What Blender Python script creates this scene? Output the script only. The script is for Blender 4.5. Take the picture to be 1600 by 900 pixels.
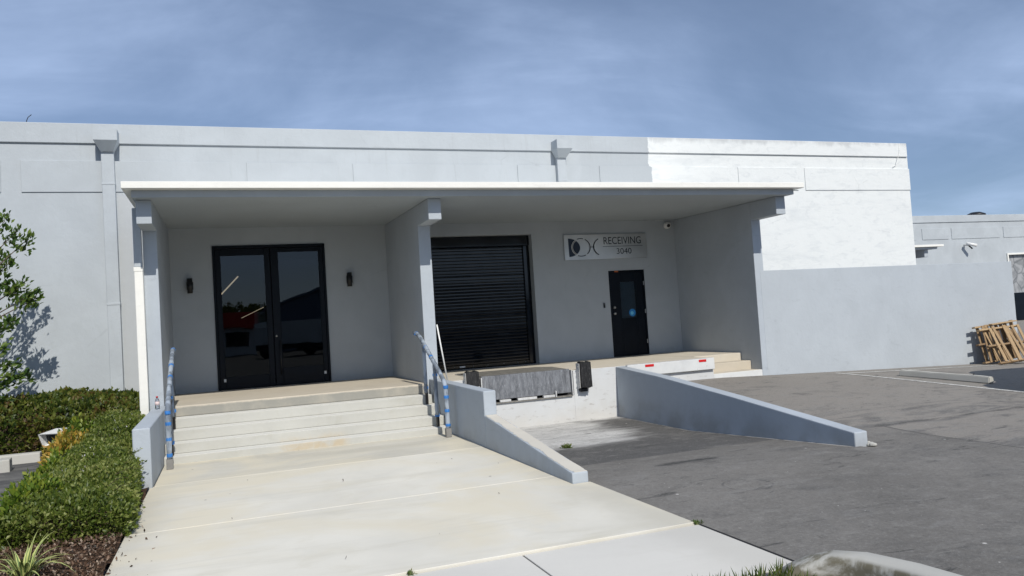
import bpy, bmesh, math, random
import numpy as np
from mathutils import Vector, Matrix
R = math.radians
random.seed(7); rng = np.random.default_rng(7)
scene = bpy.context.scene
C = scene.collection
for o in list(bpy.data.objects): bpy.data.objects.remove(o)

# ---------------------------------------------------------------- camera
# world axes: x along the facade, y into the building, z up; the eye is the origin, walkway 1.8 m below it
cam = bpy.data.cameras.new('camera'); camo = bpy.data.objects.new('camera', cam); C.objects.link(camo)
cam.sensor_width = 36; cam.lens = 1221.93/1600*36; cam.clip_start = .05; cam.clip_end = 2000
yaw, pitch, roll = R(20.24), R(2.443), R(-3.663)
f = Vector((math.sin(yaw)*math.cos(pitch), math.cos(yaw)*math.cos(pitch), math.sin(pitch)))
ri = Vector((math.cos(yaw), -math.sin(yaw), 0)); up = ri.cross(f)
r2 = math.cos(roll)*ri + math.sin(roll)*up; u2 = -math.sin(roll)*ri + math.cos(roll)*up
camo.matrix_world = Matrix(((r2.x, u2.x, -f.x, 0), (r2.y, u2.y, -f.y, 0), (r2.z, u2.z, -f.z, 0), (0, 0, 0, 1)))
scene.camera = camo

# ---------------------------------------------------------------- sky, sun, exposure
SUN_AZ, SUN_EL = R(2.5), R(41)
W = bpy.data.worlds.new('World'); scene.world = W; W.use_nodes = True
nt = W.node_tree; nd = nt.nodes; lk = nt.links
bg = nd['Background']
sky = nd.new('ShaderNodeTexSky'); sky.sky_type = 'NISHITA'; sky.sun_disc = False
sky.sun_elevation = SUN_EL; sky.sun_rotation = math.pi - SUN_AZ
sky.air_density = .85; sky.dust_density = .5; sky.ozone_density = 5.0; sky.altitude = 0
tc = nd.new('ShaderNodeTexCoord'); sp = nd.new('ShaderNodeSeparateXYZ'); lk.new(tc.outputs['Generated'], sp.inputs[0])
def wm(op, a, b=None):
    m = nd.new('ShaderNodeMath'); m.operation = op
    for i, v in enumerate((a, b)):
        if v is None: continue
        if isinstance(v, (int, float)): m.inputs[i].default_value = v
        else: lk.new(v, m.inputs[i])
    return m.outputs[0]
zz = wm('ADD', wm('MAXIMUM', sp.outputs[2], 0.0), .16)
px = wm('DIVIDE', sp.outputs[0], zz); py = wm('DIVIDE', sp.outputs[1], zz)
cb = nd.new('ShaderNodeCombineXYZ'); lk.new(px, cb.inputs[0]); lk.new(py, cb.inputs[1])
def cloud(scale, rot, sx, sy, off, detail, dist):
    mp = nd.new('ShaderNodeMapping'); mp.inputs['Rotation'].default_value = (0, 0, R(rot))
    mp.inputs['Scale'].default_value = (sx, sy, 1); mp.inputs['Location'].default_value = off
    lk.new(cb.outputs[0], mp.inputs[0])
    n = nd.new('ShaderNodeTexNoise'); n.inputs['Scale'].default_value = scale; n.inputs['Detail'].default_value = detail
    n.inputs['Roughness'].default_value = .56; n.inputs['Distortion'].default_value = dist
    lk.new(mp.outputs[0], n.inputs['Vector']); return n.outputs['Fac']
def wramp(fac, a, b):
    m = nd.new('ShaderNodeMapRange'); m.interpolation_type = 'SMOOTHSTEP'
    m.inputs[1].default_value = a; m.inputs[2].default_value = b; lk.new(fac, m.inputs[0]); return m.outputs[0]
c1 = wramp(cloud(.55, 25, 1, 1.5, (0.75, 5.1, 0), 7, .5), .36, .72)
c2 = wramp(cloud(1.5, 24, .6, 1.9, (7.3, 2.2, 0), 10, 1.0), .44, .74)
cl = wm('MINIMUM', wm('ADD', wm('ADD', .21, wm('MULTIPLY', c1, .38)), wm('MULTIPLY', wm('MULTIPLY', c2, wm('ADD', c1, .30)), .13)), .8)
mixc = nd.new('ShaderNodeMixRGB'); lk.new(cl, mixc.inputs[0]); lk.new(sky.outputs[0], mixc.inputs[1])
mixc.inputs[2].default_value = (8.2, 10.5, 15.0, 1)
lk.new(mixc.outputs[0], bg.inputs[0]); bg.inputs[1].default_value = .07
sun = bpy.data.lights.new('sun', 'SUN'); suno = bpy.data.objects.new('sun', sun); C.objects.link(suno)
sun.energy = 3.85; sun.angle = R(.53); sun.color = (1.0, .955, .88)
trav = Vector((-math.sin(SUN_AZ)*math.cos(SUN_EL), math.cos(SUN_AZ)*math.cos(SUN_EL), -math.sin(SUN_EL)))
suno.rotation_euler = trav.to_track_quat('-Z', 'Y').to_euler(); suno.location = (2, -10, 12)
scene.view_settings.view_transform = 'Standard'; scene.view_settings.look = 'None'
scene.view_settings.exposure = 0.0; scene.view_settings.gamma = 1.0
scene.render.engine = 'CYCLES'
scene.cycles.max_bounces = 8; scene.cycles.diffuse_bounces = 4; scene.cycles.transparent_max_bounces = 12

# ---------------------------------------------------------------- material helper
class NT:
    def __init__(s, name):
        s.m = bpy.data.materials.new(name); s.m.use_nodes = True; s.t = s.m.node_tree
        s.b = s.t.nodes['Principled BSDF']; s.out = s.t.nodes['Material Output']
        g = s.t.nodes.new('ShaderNodeNewGeometry'); s.pos = g.outputs['Position']; s.nrm = g.outputs['Normal']
    def new(s, t): return s.t.nodes.new(t)
    def set(s, sock, v):
        if isinstance(v, (int, float)): sock.default_value = v
        elif isinstance(v, (tuple, list)): sock.default_value = tuple(v) if len(sock.default_value) == len(v) else (*v, 1)
        else: s.t.links.new(v, sock)
    def noise(s, scale, detail=4, rough=.55, dist=0, stretch=None, off=(0, 0, 0), rot=(0, 0, 0)):
        vec = s.pos
        if stretch or any(off) or any(rot):
            mp = s.new('ShaderNodeMapping'); mp.inputs['Scale'].default_value = stretch or (1, 1, 1)
            mp.inputs['Location'].default_value = off; mp.inputs['Rotation'].default_value = rot
            s.t.links.new(vec, mp.inputs[0]); vec = mp.outputs[0]
        n = s.new('ShaderNodeTexNoise'); s.t.links.new(vec, n.inputs['Vector'])
        n.inputs['Scale'].default_value = scale; n.inputs['Detail'].default_value = detail
        n.inputs['Roughness'].default_value = rough; n.inputs['Distortion'].default_value = dist
        return n.outputs['Fac']
    def voronoi(s, scale, feat='F1', stretch=None):
        vec = s.pos
        if stretch:
            mp = s.new('ShaderNodeMapping'); mp.inputs['Scale'].default_value = stretch
            s.t.links.new(vec, mp.inputs[0]); vec = mp.outputs[0]
        n = s.new('ShaderNodeTexVoronoi'); n.feature = feat; s.t.links.new(vec, n.inputs['Vector'])
        n.inputs['Scale'].default_value = scale; return n.outputs[0]
    def rng(s, v, a, b, lo=0., hi=1., smooth=True):
        m = s.new('ShaderNodeMapRange'); m.interpolation_type = 'SMOOTHSTEP' if smooth else 'LINEAR'
        for i, x in enumerate((v, a, b, lo, hi)): s.set(m.inputs[i], x)
        return m.outputs[0]
    def math(s, op, a, b=0., c=None):
        m = s.new('ShaderNodeMath'); m.operation = op; s.set(m.inputs[0], a); s.set(m.inputs[1], b)
        if c is not None: s.set(m.inputs[2], c)
        return m.outputs[0]
    def mul(s, *a):
        r = a[0]
        for x in a[1:]: r = s.math('MULTIPLY', r, x)
        return r
    def mix(s, fac, a, b, mode='MIX'):
        m = s.new('ShaderNodeMixRGB'); m.blend_type = mode; s.set(m.inputs[0], fac); s.set(m.inputs[1], a); s.set(m.inputs[2], b)
        return m.outputs[0]
    def xyz(s):
        n = s.new('ShaderNodeSeparateXYZ'); s.t.links.new(s.pos, n.inputs[0]); return n.outputs
    def bump(s, h, strength=.3, dist=.01, normal=None):
        b = s.new('ShaderNodeBump'); b.inputs['Strength'].default_value = strength; b.inputs['Distance'].default_value = dist
        s.t.links.new(h, b.inputs['Height'])
        if normal is not None: s.t.links.new(normal, b.inputs['Normal'])
        return b.outputs['Normal']
    def fin(s, col, rough=.7, normal=None, metal=0., spec=.5):
        s.set(s.b.inputs['Base Color'], col); s.set(s.b.inputs['Roughness'], rough); s.set(s.b.inputs['Metallic'], metal)
        s.set(s.b.inputs['Specular IOR Level'], spec)
        if normal is not None: s.t.links.new(normal, s.b.inputs['Normal'])
        return s.m
    def box(s, x0=None, x1=None, y0=None, y1=None, z0=None, z1=None, e=.02, wob=None):
        """soft mask, 1 inside the given world-space box"""
        X, Y, Z = s.xyz(); r = None
        for c, lo, hi in ((X, x0, x1), (Y, y0, y1), (Z, z0, z1)):
            if lo is None and hi is None: continue
            if wob is not None: c = s.math('ADD', c, wob)
            for v, sg in ((lo, 1), (hi, -1)):
                if v is None: continue
                k = s.rng(c, v-e, v+e) if sg > 0 else s.rng(c, v+e, v-e)
                r = k if r is None else s.mul(r, k)
        return r
def sc(c, k): return tuple(min(1, v*k) for v in c[:3])

GREY = (.435, .47, .495)
def m_paint(name, col, var=.07, rough=.72, patchy=1., dirt=0.):
    n = NT(name)
    a = n.noise(1.1, 4, .55, .6); b = n.noise(6, 4, .6, 0, (1, 1, .45)); g = n.noise(170, 3, .6)
    col1 = n.mix(n.rng(a, .3, .7), sc(col, 1-var*patchy), sc(col, 1+var*patchy*.6))
    col1 = n.mix(n.mul(n.rng(b, .45, .75), .5), col1, sc(col, 1-var*1.1))
    if dirt:
        X, Y, Z = n.xyz()
        d = n.mul(n.rng(n.noise(3.5, 6, .65, .3), .42, .72), dirt)
        col1 = n.mix(d, col1, sc((.30, .29, .27), 1))
    sc2 = n.mul(n.rng(n.noise(3.2, 6, .7, .8, (1, .6, 2.2), (3, 1, 7)), .58, .70), .30)
    col1 = n.mix(sc2, col1, sc(col, .72))
    Xp, Yp, Zp = n.xyz()
    grime = n.mul(n.rng(n.math('ADD', Zp, n.math('MULTIPLY', n.math('SUBTRACT', n.noise(5, 5, .65), .5), .4)), -1.55, -1.95), n.rng(n.noise(2, 4), .35, .6), .45)
    col1 = n.mix(grime, col1, (.24, .235, .22))
    nm = n.bump(g, .35, .005); nm = n.bump(n.noise(9, 5, .65), .28, .02, nm)
    return n.fin(col1, n.rng(a, .2, .8, rough-.06, rough+.08), nm, spec=.35)

def m_facade():
    n = NT('facade_paint'); X, Y, Z = n.xyz()
    a = n.noise(.8, 4, .55, .7); b = n.noise(5, 4, .6, .3, (1, 1, .5)); g = n.noise(170, 3, .6)
    grey = n.mix(n.rng(a, .3, .7), sc(GREY, .945), sc(GREY, 1.035))
    grey = n.mix(n.mul(n.rng(b, .5, .75), .45), grey, sc(GREY, .92))
    # rectangular roller touch-ups in a slightly different batch of paint
    wob = n.math('MULTIPLY', n.math('SUBTRACT', n.noise(7, 3), .5), .05)
    touch = n.box(8.35, 11, None, None, 3.3, 3.98, .015, wob)
    grey = n.mix(n.mul(touch, .8), grey, sc(GREY, .93))
    touch2 = n.box(-1.9, -1.0, None, None, -2, 3.0, .03, wob)
    grey = n.mix(n.mul(touch2, .7), grey, sc((.46, .475, .48), .95))
    # rain run-off grime below the parapet
    run = n.mul(n.rng(n.noise(9, 5, .65, 0, (1.6, 1, .10)), .55, .8), n.rng(Z, 2.6, 4.4), .30)
    grey = n.mix(run, grey, (.30, .31, .31))
    # white primer field at the right-hand end, cut in with a roller
    st = n.noise(2.6, 5, .62, .8, (1, 1, 2.6)); st2 = n.noise(1.1, 4, .6, .5, (.5, 1, 2.2), (3, 0, 1))
    st3 = n.noise(14, 4, .6, .3, (.25, 1, 2.0), (1, 0, 5))
    wcol = (.72, .74, .73)
    white = n.mix(n.mul(n.rng(st, .48, .72), .36), wcol, (.52, .55, .565))
    white = n.mix(n.mul(n.rng(st2, .50, .72), .36), white, (.53, .56, .575))
    white = n.mix(n.mul(n.rng(st3, .55, .78), .18), white, (.48, .51, .525))
    topg = n.mul(n.rng(n.math('ADD', Z, n.math('MULTIPLY', n.math('SUBTRACT', n.noise(2.5, 5, .65, 0, (1, 1, .3)), .5), .5)), 4.28, 4.45), .45)
    white = n.mix(topg, white, (.33, .34, .35))
    edge = n.math('ADD', 10.235, n.math('MULTIPLY', n.math('SUBTRACT', n.noise(4.5, 4, .7), .5), .12))
    edge = n.math('ADD', edge, n.mul(n.rng(Z, 3.72, 3.66), .07))
    mk = n.rng(n.math('SUBTRACT', X, edge), -.006, .006)
    up_ = n.math('MAXIMUM', n.rng(Z, 2.30, 2.32), n.rng(X, 10.93, 10.95))
    col = n.mix(n.mul(mk, up_), grey, white)
    hair = n.mul(n.rng(n.math('ADD', n.voronoi(.55, 'DISTANCE_TO_EDGE'), n.math('MULTIPLY', n.math('SUBTRACT', n.noise(5, 5, .7), .5), .05)), .006, .001), n.rng(n.noise(.6, 3), .54, .64), .16)
    col = n.mix(hair, col, (.22, .23, .24))
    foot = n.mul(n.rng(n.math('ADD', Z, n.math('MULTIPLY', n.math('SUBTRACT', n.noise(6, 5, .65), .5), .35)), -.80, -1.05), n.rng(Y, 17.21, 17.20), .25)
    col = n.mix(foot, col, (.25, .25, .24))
    nm = n.bump(g, .35, .005); nm = n.bump(n.noise(7, 5, .6), .3, .02, nm)
    return n.fin(col, .72, nm, spec=.35)

def m_concrete(name, col=(.56, .54, .47), stain=1., rough=.85, tan=False, edge_dirt=None):
    n = NT(name)
    a = n.noise(.55, 5, .6, .5); b = n.noise(2.3, 6, .65, .4); c = n.noise(60, 4, .7); d = n.noise(1.0, 5, .6, .8, (1, 1, 1), (5, 3, 2))
    col1 = n.mix(n.rng(a, .32, .68), sc(col, .93), sc(col, 1.05))
    col1 = n.mix(n.mul(n.rng(b, .5, .75), .35*stain), col1, (col[0]*.78, col[1]*.75, col[2]*.66))
    col1 = n.mix(n.mul(n.rng(d, .56, .72), .28*stain), col1, (col[0]*.80, col[1]*.83, col[2]*.86))
    col1 = n.mix(n.mul(n.rng(c, .55, .8), .18), col1, sc(col, .72))
    if edge_dirt: col1 = edge_dirt(n, col1)
    nm = n.bump(c, .25, .004); nm = n.bump(b, .15, .02, nm)
    return n.fin(col1, rough, nm, spec=.3)

def m_plain(name, col, rough=.5, metal=0., var=.08, scale=8, bump=.0, spec=.5):
    n = NT(name); a = n.noise(scale, 4, .6)
    c = n.mix(n.rng(a, .3, .7), sc(col, 1-var), sc(col, 1+var))
    nm = n.bump(n.noise(scale*12, 3), bump, .004) if bump else None
    return n.fin(c, n.rng(a, .25, .75, max(.02, rough-.05), rough+.05), nm, metal, spec)

M = {}
M['facade'] = m_facade()
M['grey'] = m_paint('grey_wall_paint', GREY)
M['greyblue'] = m_paint('blue_grey_wall_paint', (.415, .455, .495), .06)
M['low'] = m_paint('low_wall_paint', (.425, .462, .495), .045, patchy=1.0)
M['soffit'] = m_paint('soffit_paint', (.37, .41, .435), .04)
M['white'] = m_paint('white_trim_paint', (.80, .79, .74), .03, .5)
M['navy'] = m_plain('black_navy_door_paint', (.003, .006, .011), .42, 0, .2, 3, spec=.18)
M['slat'] = m_plain('black_slat_metal', (.0012, .003, .006), .10, 0, .25, 2.5, spec=.45)
M['black'] = m_plain('black_metal', (.010, .011, .013), .45)
M['steel'] = m_plain('brushed_steel', (.55, .55, .54), .35, 1.)
M['whitemetal'] = m_plain('white_enamel', (.75, .75, .73), .35, 0, .04)
M['hole'] = m_plain('dark_gap', (.01, .01, .01), .9)

def walk_dirt(n, col):
    X, Y, Z = n.xyz()
    w = n.math('MULTIPLY', n.math('SUBTRACT', n.noise(2.2, 5, .6), .5), .5)
    # grime collected along the ramp wall's foot and the flower bed
    e1 = n.mul(n.rng(n.math('ADD', X, w), 3.0, 3.55), .5); e2 = n.mul(n.rng(n.math('ADD', X, w), -.45, -1.0), .42)
    col = n.mix(e1, col, (.43, .40, .32)); col = n.mix(e2, col, (.42, .40, .33))
    band = n.mul(n.rng(Y, 11.00, 11.03), n.rng(n.noise(1.3, 5, .6, .5, (.3, 1, 1)), .25, .6, .25, .75))      # landing slab is a greyer pour
    col = n.mix(band, col, (.46, .44, .375))
    warm = n.mul(n.rng(n.noise(.5, 5, .6, .7, None, (9, 4, 0)), .40, .62), n.rng(Y, 5.81, 5.84), .75)
    col = n.mix(warm, col, (.68, .62, .48))
    streak = n.mul(n.rng(n.noise(1.3, 6, .64, .6, (.3, 1.9, 1), (2, 7, 0)), .50, .70), .42)
    col = n.mix(streak, col, (.54, .51, .42))
    near = n.mul(n.rng(Y, 5.85, 5.80), .5)
    col = n.mix(near, col, (.56, .55, .53))
    spots = n.mul(n.rng(n.voronoi(1.5), .035, .02), .75)
    return n.mix(spots, col, (.10, .09, .08))
M['walk'] = m_concrete('walkway_concrete', (.70, .67, .585), .8, edge_dirt=walk_dirt)
def step_dirt(n, col):
    X, Y, Z = n.xyz()
    w = n.math('MULTIPLY', n.math('SUBTRACT', n.noise(5, 5, .65), .5), .10)
    rust = n.mul(n.box(.75, 1.75, 12.7, 13.2, -1.86, -1.66, .10, w), n.rng(n.noise(4, 5, .65, .5), .30, .58), .55)
    col = n.mix(rust, col, (.48, .36, .20))
    nose = n.mul(n.rng(n.noise(8, 5, .6, .2, (.4, 1, 3)), .55, .8), .35)
    col = n.mix(nose, col, (.42, .40, .34))
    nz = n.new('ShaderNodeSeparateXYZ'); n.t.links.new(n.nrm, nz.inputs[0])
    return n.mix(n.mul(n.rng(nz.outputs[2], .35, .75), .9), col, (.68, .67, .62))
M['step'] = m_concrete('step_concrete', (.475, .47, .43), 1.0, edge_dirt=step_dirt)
def porch_dirt(n, col):
    X, Y, Z = n.xyz()
    w = n.math('MULTIPLY', n.math('SUBTRACT', n.noise(5, 5, .65), .5), .06)
    face = n.mul(n.rng(n.math('ADD', Z, w), -1.045, -1.075), n.rng(Y, 14.03, 14.01), n.rng(n.noise(3, 5, .6), .25, .6, .6, .95))
    return n.mix(face, col, (.27, .265, .235))
M['porch'] = m_concrete('porch_concrete', (.53, .475, .385), .8, edge_dirt=porch_dirt)
M['kerb'] = m_concrete('kerb_concrete', (.47, .46, .42), 1.4)
def dock_dirt(n, col):
    X, Y, Z = n.xyz()
    low = n.mul(n.rng(n.math('ADD', Z, n.math('MULTIPLY', n.math('SUBTRACT', n.noise(4, 5), .5), .6)), -1.66, -2.0), .55)
    col = n.mix(low, col, (.52, .50, .46))
    sc_ = n.mul(n.rng(n.noise(11, 5, .7, .4, (.5, 1, 1.4)), .57, .68), .6)
    col = n.mix(sc_, col, (.36, .34, .32))
    drip = n.mul(n.rng(n.noise(9, 4, .6, 0, (2, 1, .12), (4, 0, 0)), .6, .8), .25)
    return n.mix(drip, col, (.48, .46, .43))
M['dockwhite'] = m_concrete('dock_white_paint', (.565, .575, .575), .5, .75, edge_dirt=dock_dirt)
def curbwhite(n, col):
    return n.mix(n.mul(n.rng(n.noise(7, 5, .7), .5, .7), .4), col, (.45, .44, .42))
M['curbwhite'] = m_concrete('worn_white_curb_paint', (.66, .67, .66), .5, .8, edge_dirt=curbwhite)
M['walltop'] = m_concrete('worn_wall_cap', (.60, .565, .49), 1.3)

def m_asphalt():
    n = NT('asphalt'); X, Y, Z = n.xyz()
    big = n.noise(.35, 5, .6, .6); mid = n.noise(1.6, 6, .65, .4); fine = n.noise(38, 5, .8); fine2 = n.noise(120, 4, .8); grit = n.noise(11, 6, .75, .3)
    base = (.172, .162, .147)
    col = n.mix(n.rng(big, .3, .7), sc(base, .80), sc(base, 1.18))
    wob = n.math('MULTIPLY', n.math('SUBTRACT', n.noise(1.5, 4, .6), .5), .35)
    wob2 = n.math('MULTIPLY', n.math('SUBTRACT', n.noise(2.5, 4, .6), .5), .3)
    old = n.math('MAXIMUM', n.mul(n.rng(n.math('ADD', X, n.math('MULTIPLY', wob, .25)), 8.62, 8.70), n.rng(n.math('ADD', Y, wob2), 4.6, 5.4)), n.mul(n.rng(X, 7.2, 7.6), n.rng(n.math('ADD', Y, wob2), 8.5, 8.8)))
    col = n.mix(n.mul(old, .85), col, (.262, .24, .212))                             # older browner paving beyond the seam
    # worn-through dark patches in the old paving, lighter polished streaks elsewhere
    worn = n.mul(old, n.rng(n.noise(1.25, 6, .68, .9, (.5, 1.5, 1), (2.2, 5.1, 0)), .47, .60), n.rng(Y, 10.4, 9.0), .75)
    col = n.mix(worn, col, (.105, .103, .10))
    col = n.mix(n.mul(n.rng(mid, .55, .74), .30), col, (.11, .109, .107))
    col = n.mix(n.mul(n.rng(n.noise(3.1, 6, .7, .5, (.6, 1.1, 1), (3, 8, 0)), .52, .70), .45), col, (.235, .228, .215))
    # truck pit: darker, with lime bleeding out from the dock wall
    pit = n.box(3.6, 7.35, 9.28, 14.3, None, None, .03, n.math('MULTIPLY', wob, .12))
    col = n.mix(n.mul(pit, .85), col, (.086, .084, .082))
    lime_n = n.noise(1.1, 6, .66, 1.0, (.55, 1.3, 1)); streaks = n.noise(4.2, 6, .7, .6, (.28, 1.7, 1))
    gx = n.rng(X, 7.3, 5.6); gy = n.rng(Y, 10.2, 12.3)
    lime = n.rng(n.math('ADD', n.mul(gx, gy), n.math('MULTIPLY', n.math('SUBTRACT', lime_n, .5), 1.2)), .18, .75)
    lime = n.math('MAXIMUM', lime, n.rng(n.math('ADD', Y, n.math('MULTIPLY', wob, .8)), 13.7, 14.05))
    lime = n.mul(pit, lime, n.rng(streaks, .28, .60, .62, 1.0))
    col = n.mix(n.mul(lime, .94), col, (.62, .61, .585))
    foot = n.mul(n.rng(n.math('ADD', X, n.math('MULTIPLY', wob, .12)), 7.24, 7.27), n.rng(X, 7.40, 7.36), n.rng(Y, 7.8, 7.9), n.rng(n.noise(6, 4), .3, .5), .85)
    col = n.mix(foot, col, (.52, .50, .46))
    # oil spots and scuffs
    oil = n.mul(n.rng(n.noise(2.4, 6, .72, .9, (.5, 1.7, 1), (1.7, 2.4, 0)), .60, .68), .7)
    col = n.mix(oil, col, (.06, .058, .056))
    blot = n.mul(n.rng(n.noise(1.15, 7, .78, .5, (.8, 1.1, 1), (4.7, 7.4, 0)), .53, .66), n.rng(fine, .3, .6, .5, 1.), .6)
    col = n.mix(blot, col, (.085, .083, .08))
    oil2 = n.mul(n.rng(n.noise(5.5, 5, .7, .6, (.4, 1.5, 1), (6.7, 1.4, 0)), .60, .66), n.rng(n.noise(.7, 3, .5, 0, None, (3, 3, 0)), .38, .55), .8)
    col = n.mix(oil2, col, (.05, .049, .047))
    scuff = n.mul(n.rng(n.noise(3.4, 6, .75, .5, (.7, 1.0, 1), (9.7, 3.4, 0)), .50, .68), .55)
    col = n.mix(scuff, col, (.235, .225, .205))
    sm = n.mul(n.box(4.85, 5.7, 8.36, 8.55, None, None, .10, n.math('MULTIPLY', n.math('SUBTRACT', n.noise(7, 4, .7), .5), .35)), n.rng(streaks, .35, .5), .85)
    col = n.mix(sm, col, (.035, .035, .035))
    # seams between the pours
    seam1 = n.mul(n.rng(n.math('ABSOLUTE', n.math('SUBTRACT', n.math('ADD', Y, n.math('MULTIPLY', wob2, .5)), 8.72)), n.rng(n.noise(2.2, 4), .35, .65, .02, .16), .0), n.rng(X, 8.2, 8.6), n.rng(n.noise(3, 4, .7), .36, .52))
    seam2 = n.mul(n.rng(n.math('ABSOLUTE', n.math('SUBTRACT', n.math('ADD', X, n.math('MULTIPLY', wob2, .22)), 8.66)), .035, .006), n.rng(Y, 8.8, 8.65))
    seam3 = n.mul(n.rng(n.math('ABSOLUTE', n.math('SUBTRACT', n.math('ADD', Y, n.math('MULTIPLY', wob, .12)), 9.28)), .02, .004), n.rng(X, 7.4, 7.35), .5)
    col = n.mix(n.mul(n.math('MAXIMUM', n.math('MAXIMUM', seam1, seam2), seam3), .75), col, (.06, .058, .055))
    # worn edge of a round cover plate
    dx = n.math('SUBTRACT', X, 4.97); dy = n.math('SUBTRACT', Y, 6.85)
    rr = n.math('SQRT', n.math('ADD', n.mul(dx, dx), n.mul(dy, dy)))
    ring = n.mul(n.rng(n.math('ABSOLUTE', n.math('SUBTRACT', rr, .25)), .02, .006), n.rng(n.noise(3.3, 3), .42, .6), .55)
    col = n.mix(ring, col, (.06, .06, .06))
    # aggregate
    col = n.mix(n.mul(n.rng(grit, .52, .70), .28), col, sc((.26, .255, .24), 1)); col = n.mix(n.mul(n.rng(grit, .46, .30), .35), col, (.085, .084, .082))
    col = n.mix(n.mul(n.rng(fine, .52, .7), .55), col, (.30, .295, .28)); col = n.mix(n.mul(n.rng(fine, .47, .30), .6), col, (.06, .06, .06))
    col = n.mix(n.mul(n.rng(fine2, .55, .75), .5), col, (.34, .33, .31))
    bits = n.mul(n.math('MAXIMUM', n.rng(n.voronoi(2.1), .045, .02), n.rng(n.voronoi(5.3), .05, .02)), n.rng(n.noise(1.1, 3), .42, .58), .85); col = n.mix(bits, col, (.62, .60, .56))
    nm = n.bump(fine, .7, .006); nm = n.bump(grit, .3, .012, nm); nm = n.bump(mid, .25, .03, nm)
    return n.fin(col, .9, nm, spec=.25)
M['asphalt'] = m_asphalt()

# ---------------------------------------------------------------- object helpers
WL = {}
def link(o, parent, loc):
    C.objects.link(o); WL[o.name] = Vector(loc)
    if parent is not None:
        o.parent = parent; o.location = Vector(loc) - WL[parent.name]
    else: o.location = loc
    return o
def tag(o, label=None, cat=None, group=None, kind=None):
    if label: o['label'] = label
    if cat: o['category'] = cat
    if group: o['group'] = group
    if kind: o['kind'] = kind
    return o
def thing(name, loc, label, cat, group=None):
    o = bpy.data.objects.new(name, None); o.empty_display_size = .1
    link(o, None, loc); return tag(o, label, cat, group)
def mesh(name, verts, faces, mat, parent=None, smooth=False, recalc=False):
    V = np.array(verts, float); c = (V.min(0)+V.max(0))/2
    me = bpy.data.meshes.new(name); me.from_pydata((V-c).tolist(), [], faces)
    if recalc:
        bm = bmesh.new(); bm.from_mesh(me); bmesh.ops.recalc_face_normals(bm, faces=bm.faces); bm.to_mesh(me); bm.free()
    if smooth: me.polygons.foreach_set('use_smooth', [True]*len(me.polygons))
    o = bpy.data.objects.new(name, me)
    for m in (mat if isinstance(mat, list) else [mat]): me.materials.append(m)
    return link(o, parent, c)
def from_bm(name, bm, mat, parent=None, smooth=False):
    bmesh.ops.recalc_face_normals(bm, faces=bm.faces)
    v = [tuple(x.co) for x in bm.verts]; bm.verts.index_update()
    fc = [[x.index for x in fa.verts] for fa in bm.faces]; bm.free()
    return mesh(name, v, fc, mat, parent, smooth)
def bm_box(bm, x0, x1, y0, y1, z0, z1, bevel=0., rot=None, seg=1):
    r = bmesh.ops.create_cube(bm, size=1)
    vs = r['verts']; c = Vector(((x0+x1)/2, (y0+y1)/2, (z0+z1)/2)); s = (abs(x1-x0), abs(y1-y0), abs(z1-z0))
    for v in vs:
        p = Vector((v.co.x*s[0], v.co.y*s[1], v.co.z*s[2]))
        v.co = c + (rot @ p if rot is not None else p)
    if bevel:
        es = list({e for v in vs for e in v.link_edges})
        bmesh.ops.bevel(bm, geom=es, offset=bevel, segments=seg, affect='EDGES', profile=.6)
def box(name, x0, x1, y0, y1, z0, z1, mat, parent=None, bevel=.006, rot=None, seg=1):
    bm = bmesh.new(); bm_box(bm, x0, x1, y0, y1, z0, z1, bevel, rot, seg); return from_bm(name, bm, mat, parent)
def prism(name, poly, a0, a1, axis, mat, parent=None, bevel=0., seg=1):
    """polygon in the other two axes (order xyz), extruded along axis"""
    bm = bmesh.new(); n = len(poly); rings = []
    for a in (a0, a1):
        ring = []
        for p in poly:
            co = {'x': (a, p[0], p[1]), 'y': (p[0], a, p[1]), 'z': (p[0], p[1], a)}[axis]; ring.append(bm.verts.new(co))
        rings.append(ring)
    bm.faces.new(rings[0]); bm.faces.new(rings[1][::-1])
    for i in range(n):
        j = (i+1) % n; bm.faces.new((rings[0][i], rings[1][i], rings[1][j], rings[0][j]))
    if bevel:
        bmesh.ops.recalc_face_normals(bm, faces=bm.faces)
        bmesh.ops.bevel(bm, geom=[e for e in bm.edges if e.calc_face_angle(0) > .35], offset=bevel, segments=seg, affect='EDGES', profile=.6)
    return from_bm(name, bm, mat, parent)
def tube_data(path, rad, seg=10, closed_ends=True):
    P = [Vector(p) for p in path]; n = len(P); V = []; F = []
    rad = rad if isinstance(rad, (list, tuple)) else [rad]*n
    t0 = (P[1]-P[0]).normalized(); u = t0.orthogonal().normalized()
    for i in range(n):
        t = ((P[min(i+1, n-1)]-P[max(i-1, 0)])).normalized()
        u = (u - t*u.dot(t)).normalized(); w = t.cross(u)
        for k in range(seg):
            a = 2*math.pi*k/seg; V.append(tuple(P[i]+(u*math.cos(a)+w*math.sin(a))*rad[i]))
    for i in range(n-1):
        for k in range(seg):
            k2 = (k+1) % seg; F.append([i*seg+k, i*seg+k2, (i+1)*seg+k2, (i+1)*seg+k])
    if closed_ends: F.append(list(range(seg))[::-1]); F.append([(n-1)*seg+k for k in range(seg)])
    return V, F
def tube(name, path, rad, mat, parent=None, seg=10, smooth=True):
    V, F = tube_data(path, rad, seg); return mesh(name, V, F, mat, parent, smooth)
def merge(parts):
    V = []; F = []
    for v, fc in parts:
        k = len(V); V += list(v); F += [[i+k for i in x] for x in fc]
    return V, F
def copy_tree(o, delta, parent=None):
    c = o.copy(); C.objects.link(c); d = Vector(delta)
    WL[c.name] = WL[o.name]+d
    if parent is None: c.location = o.location + d
    else: c.parent = parent
    for ch in o.children: copy_tree(ch, delta, c)
    return c
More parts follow.
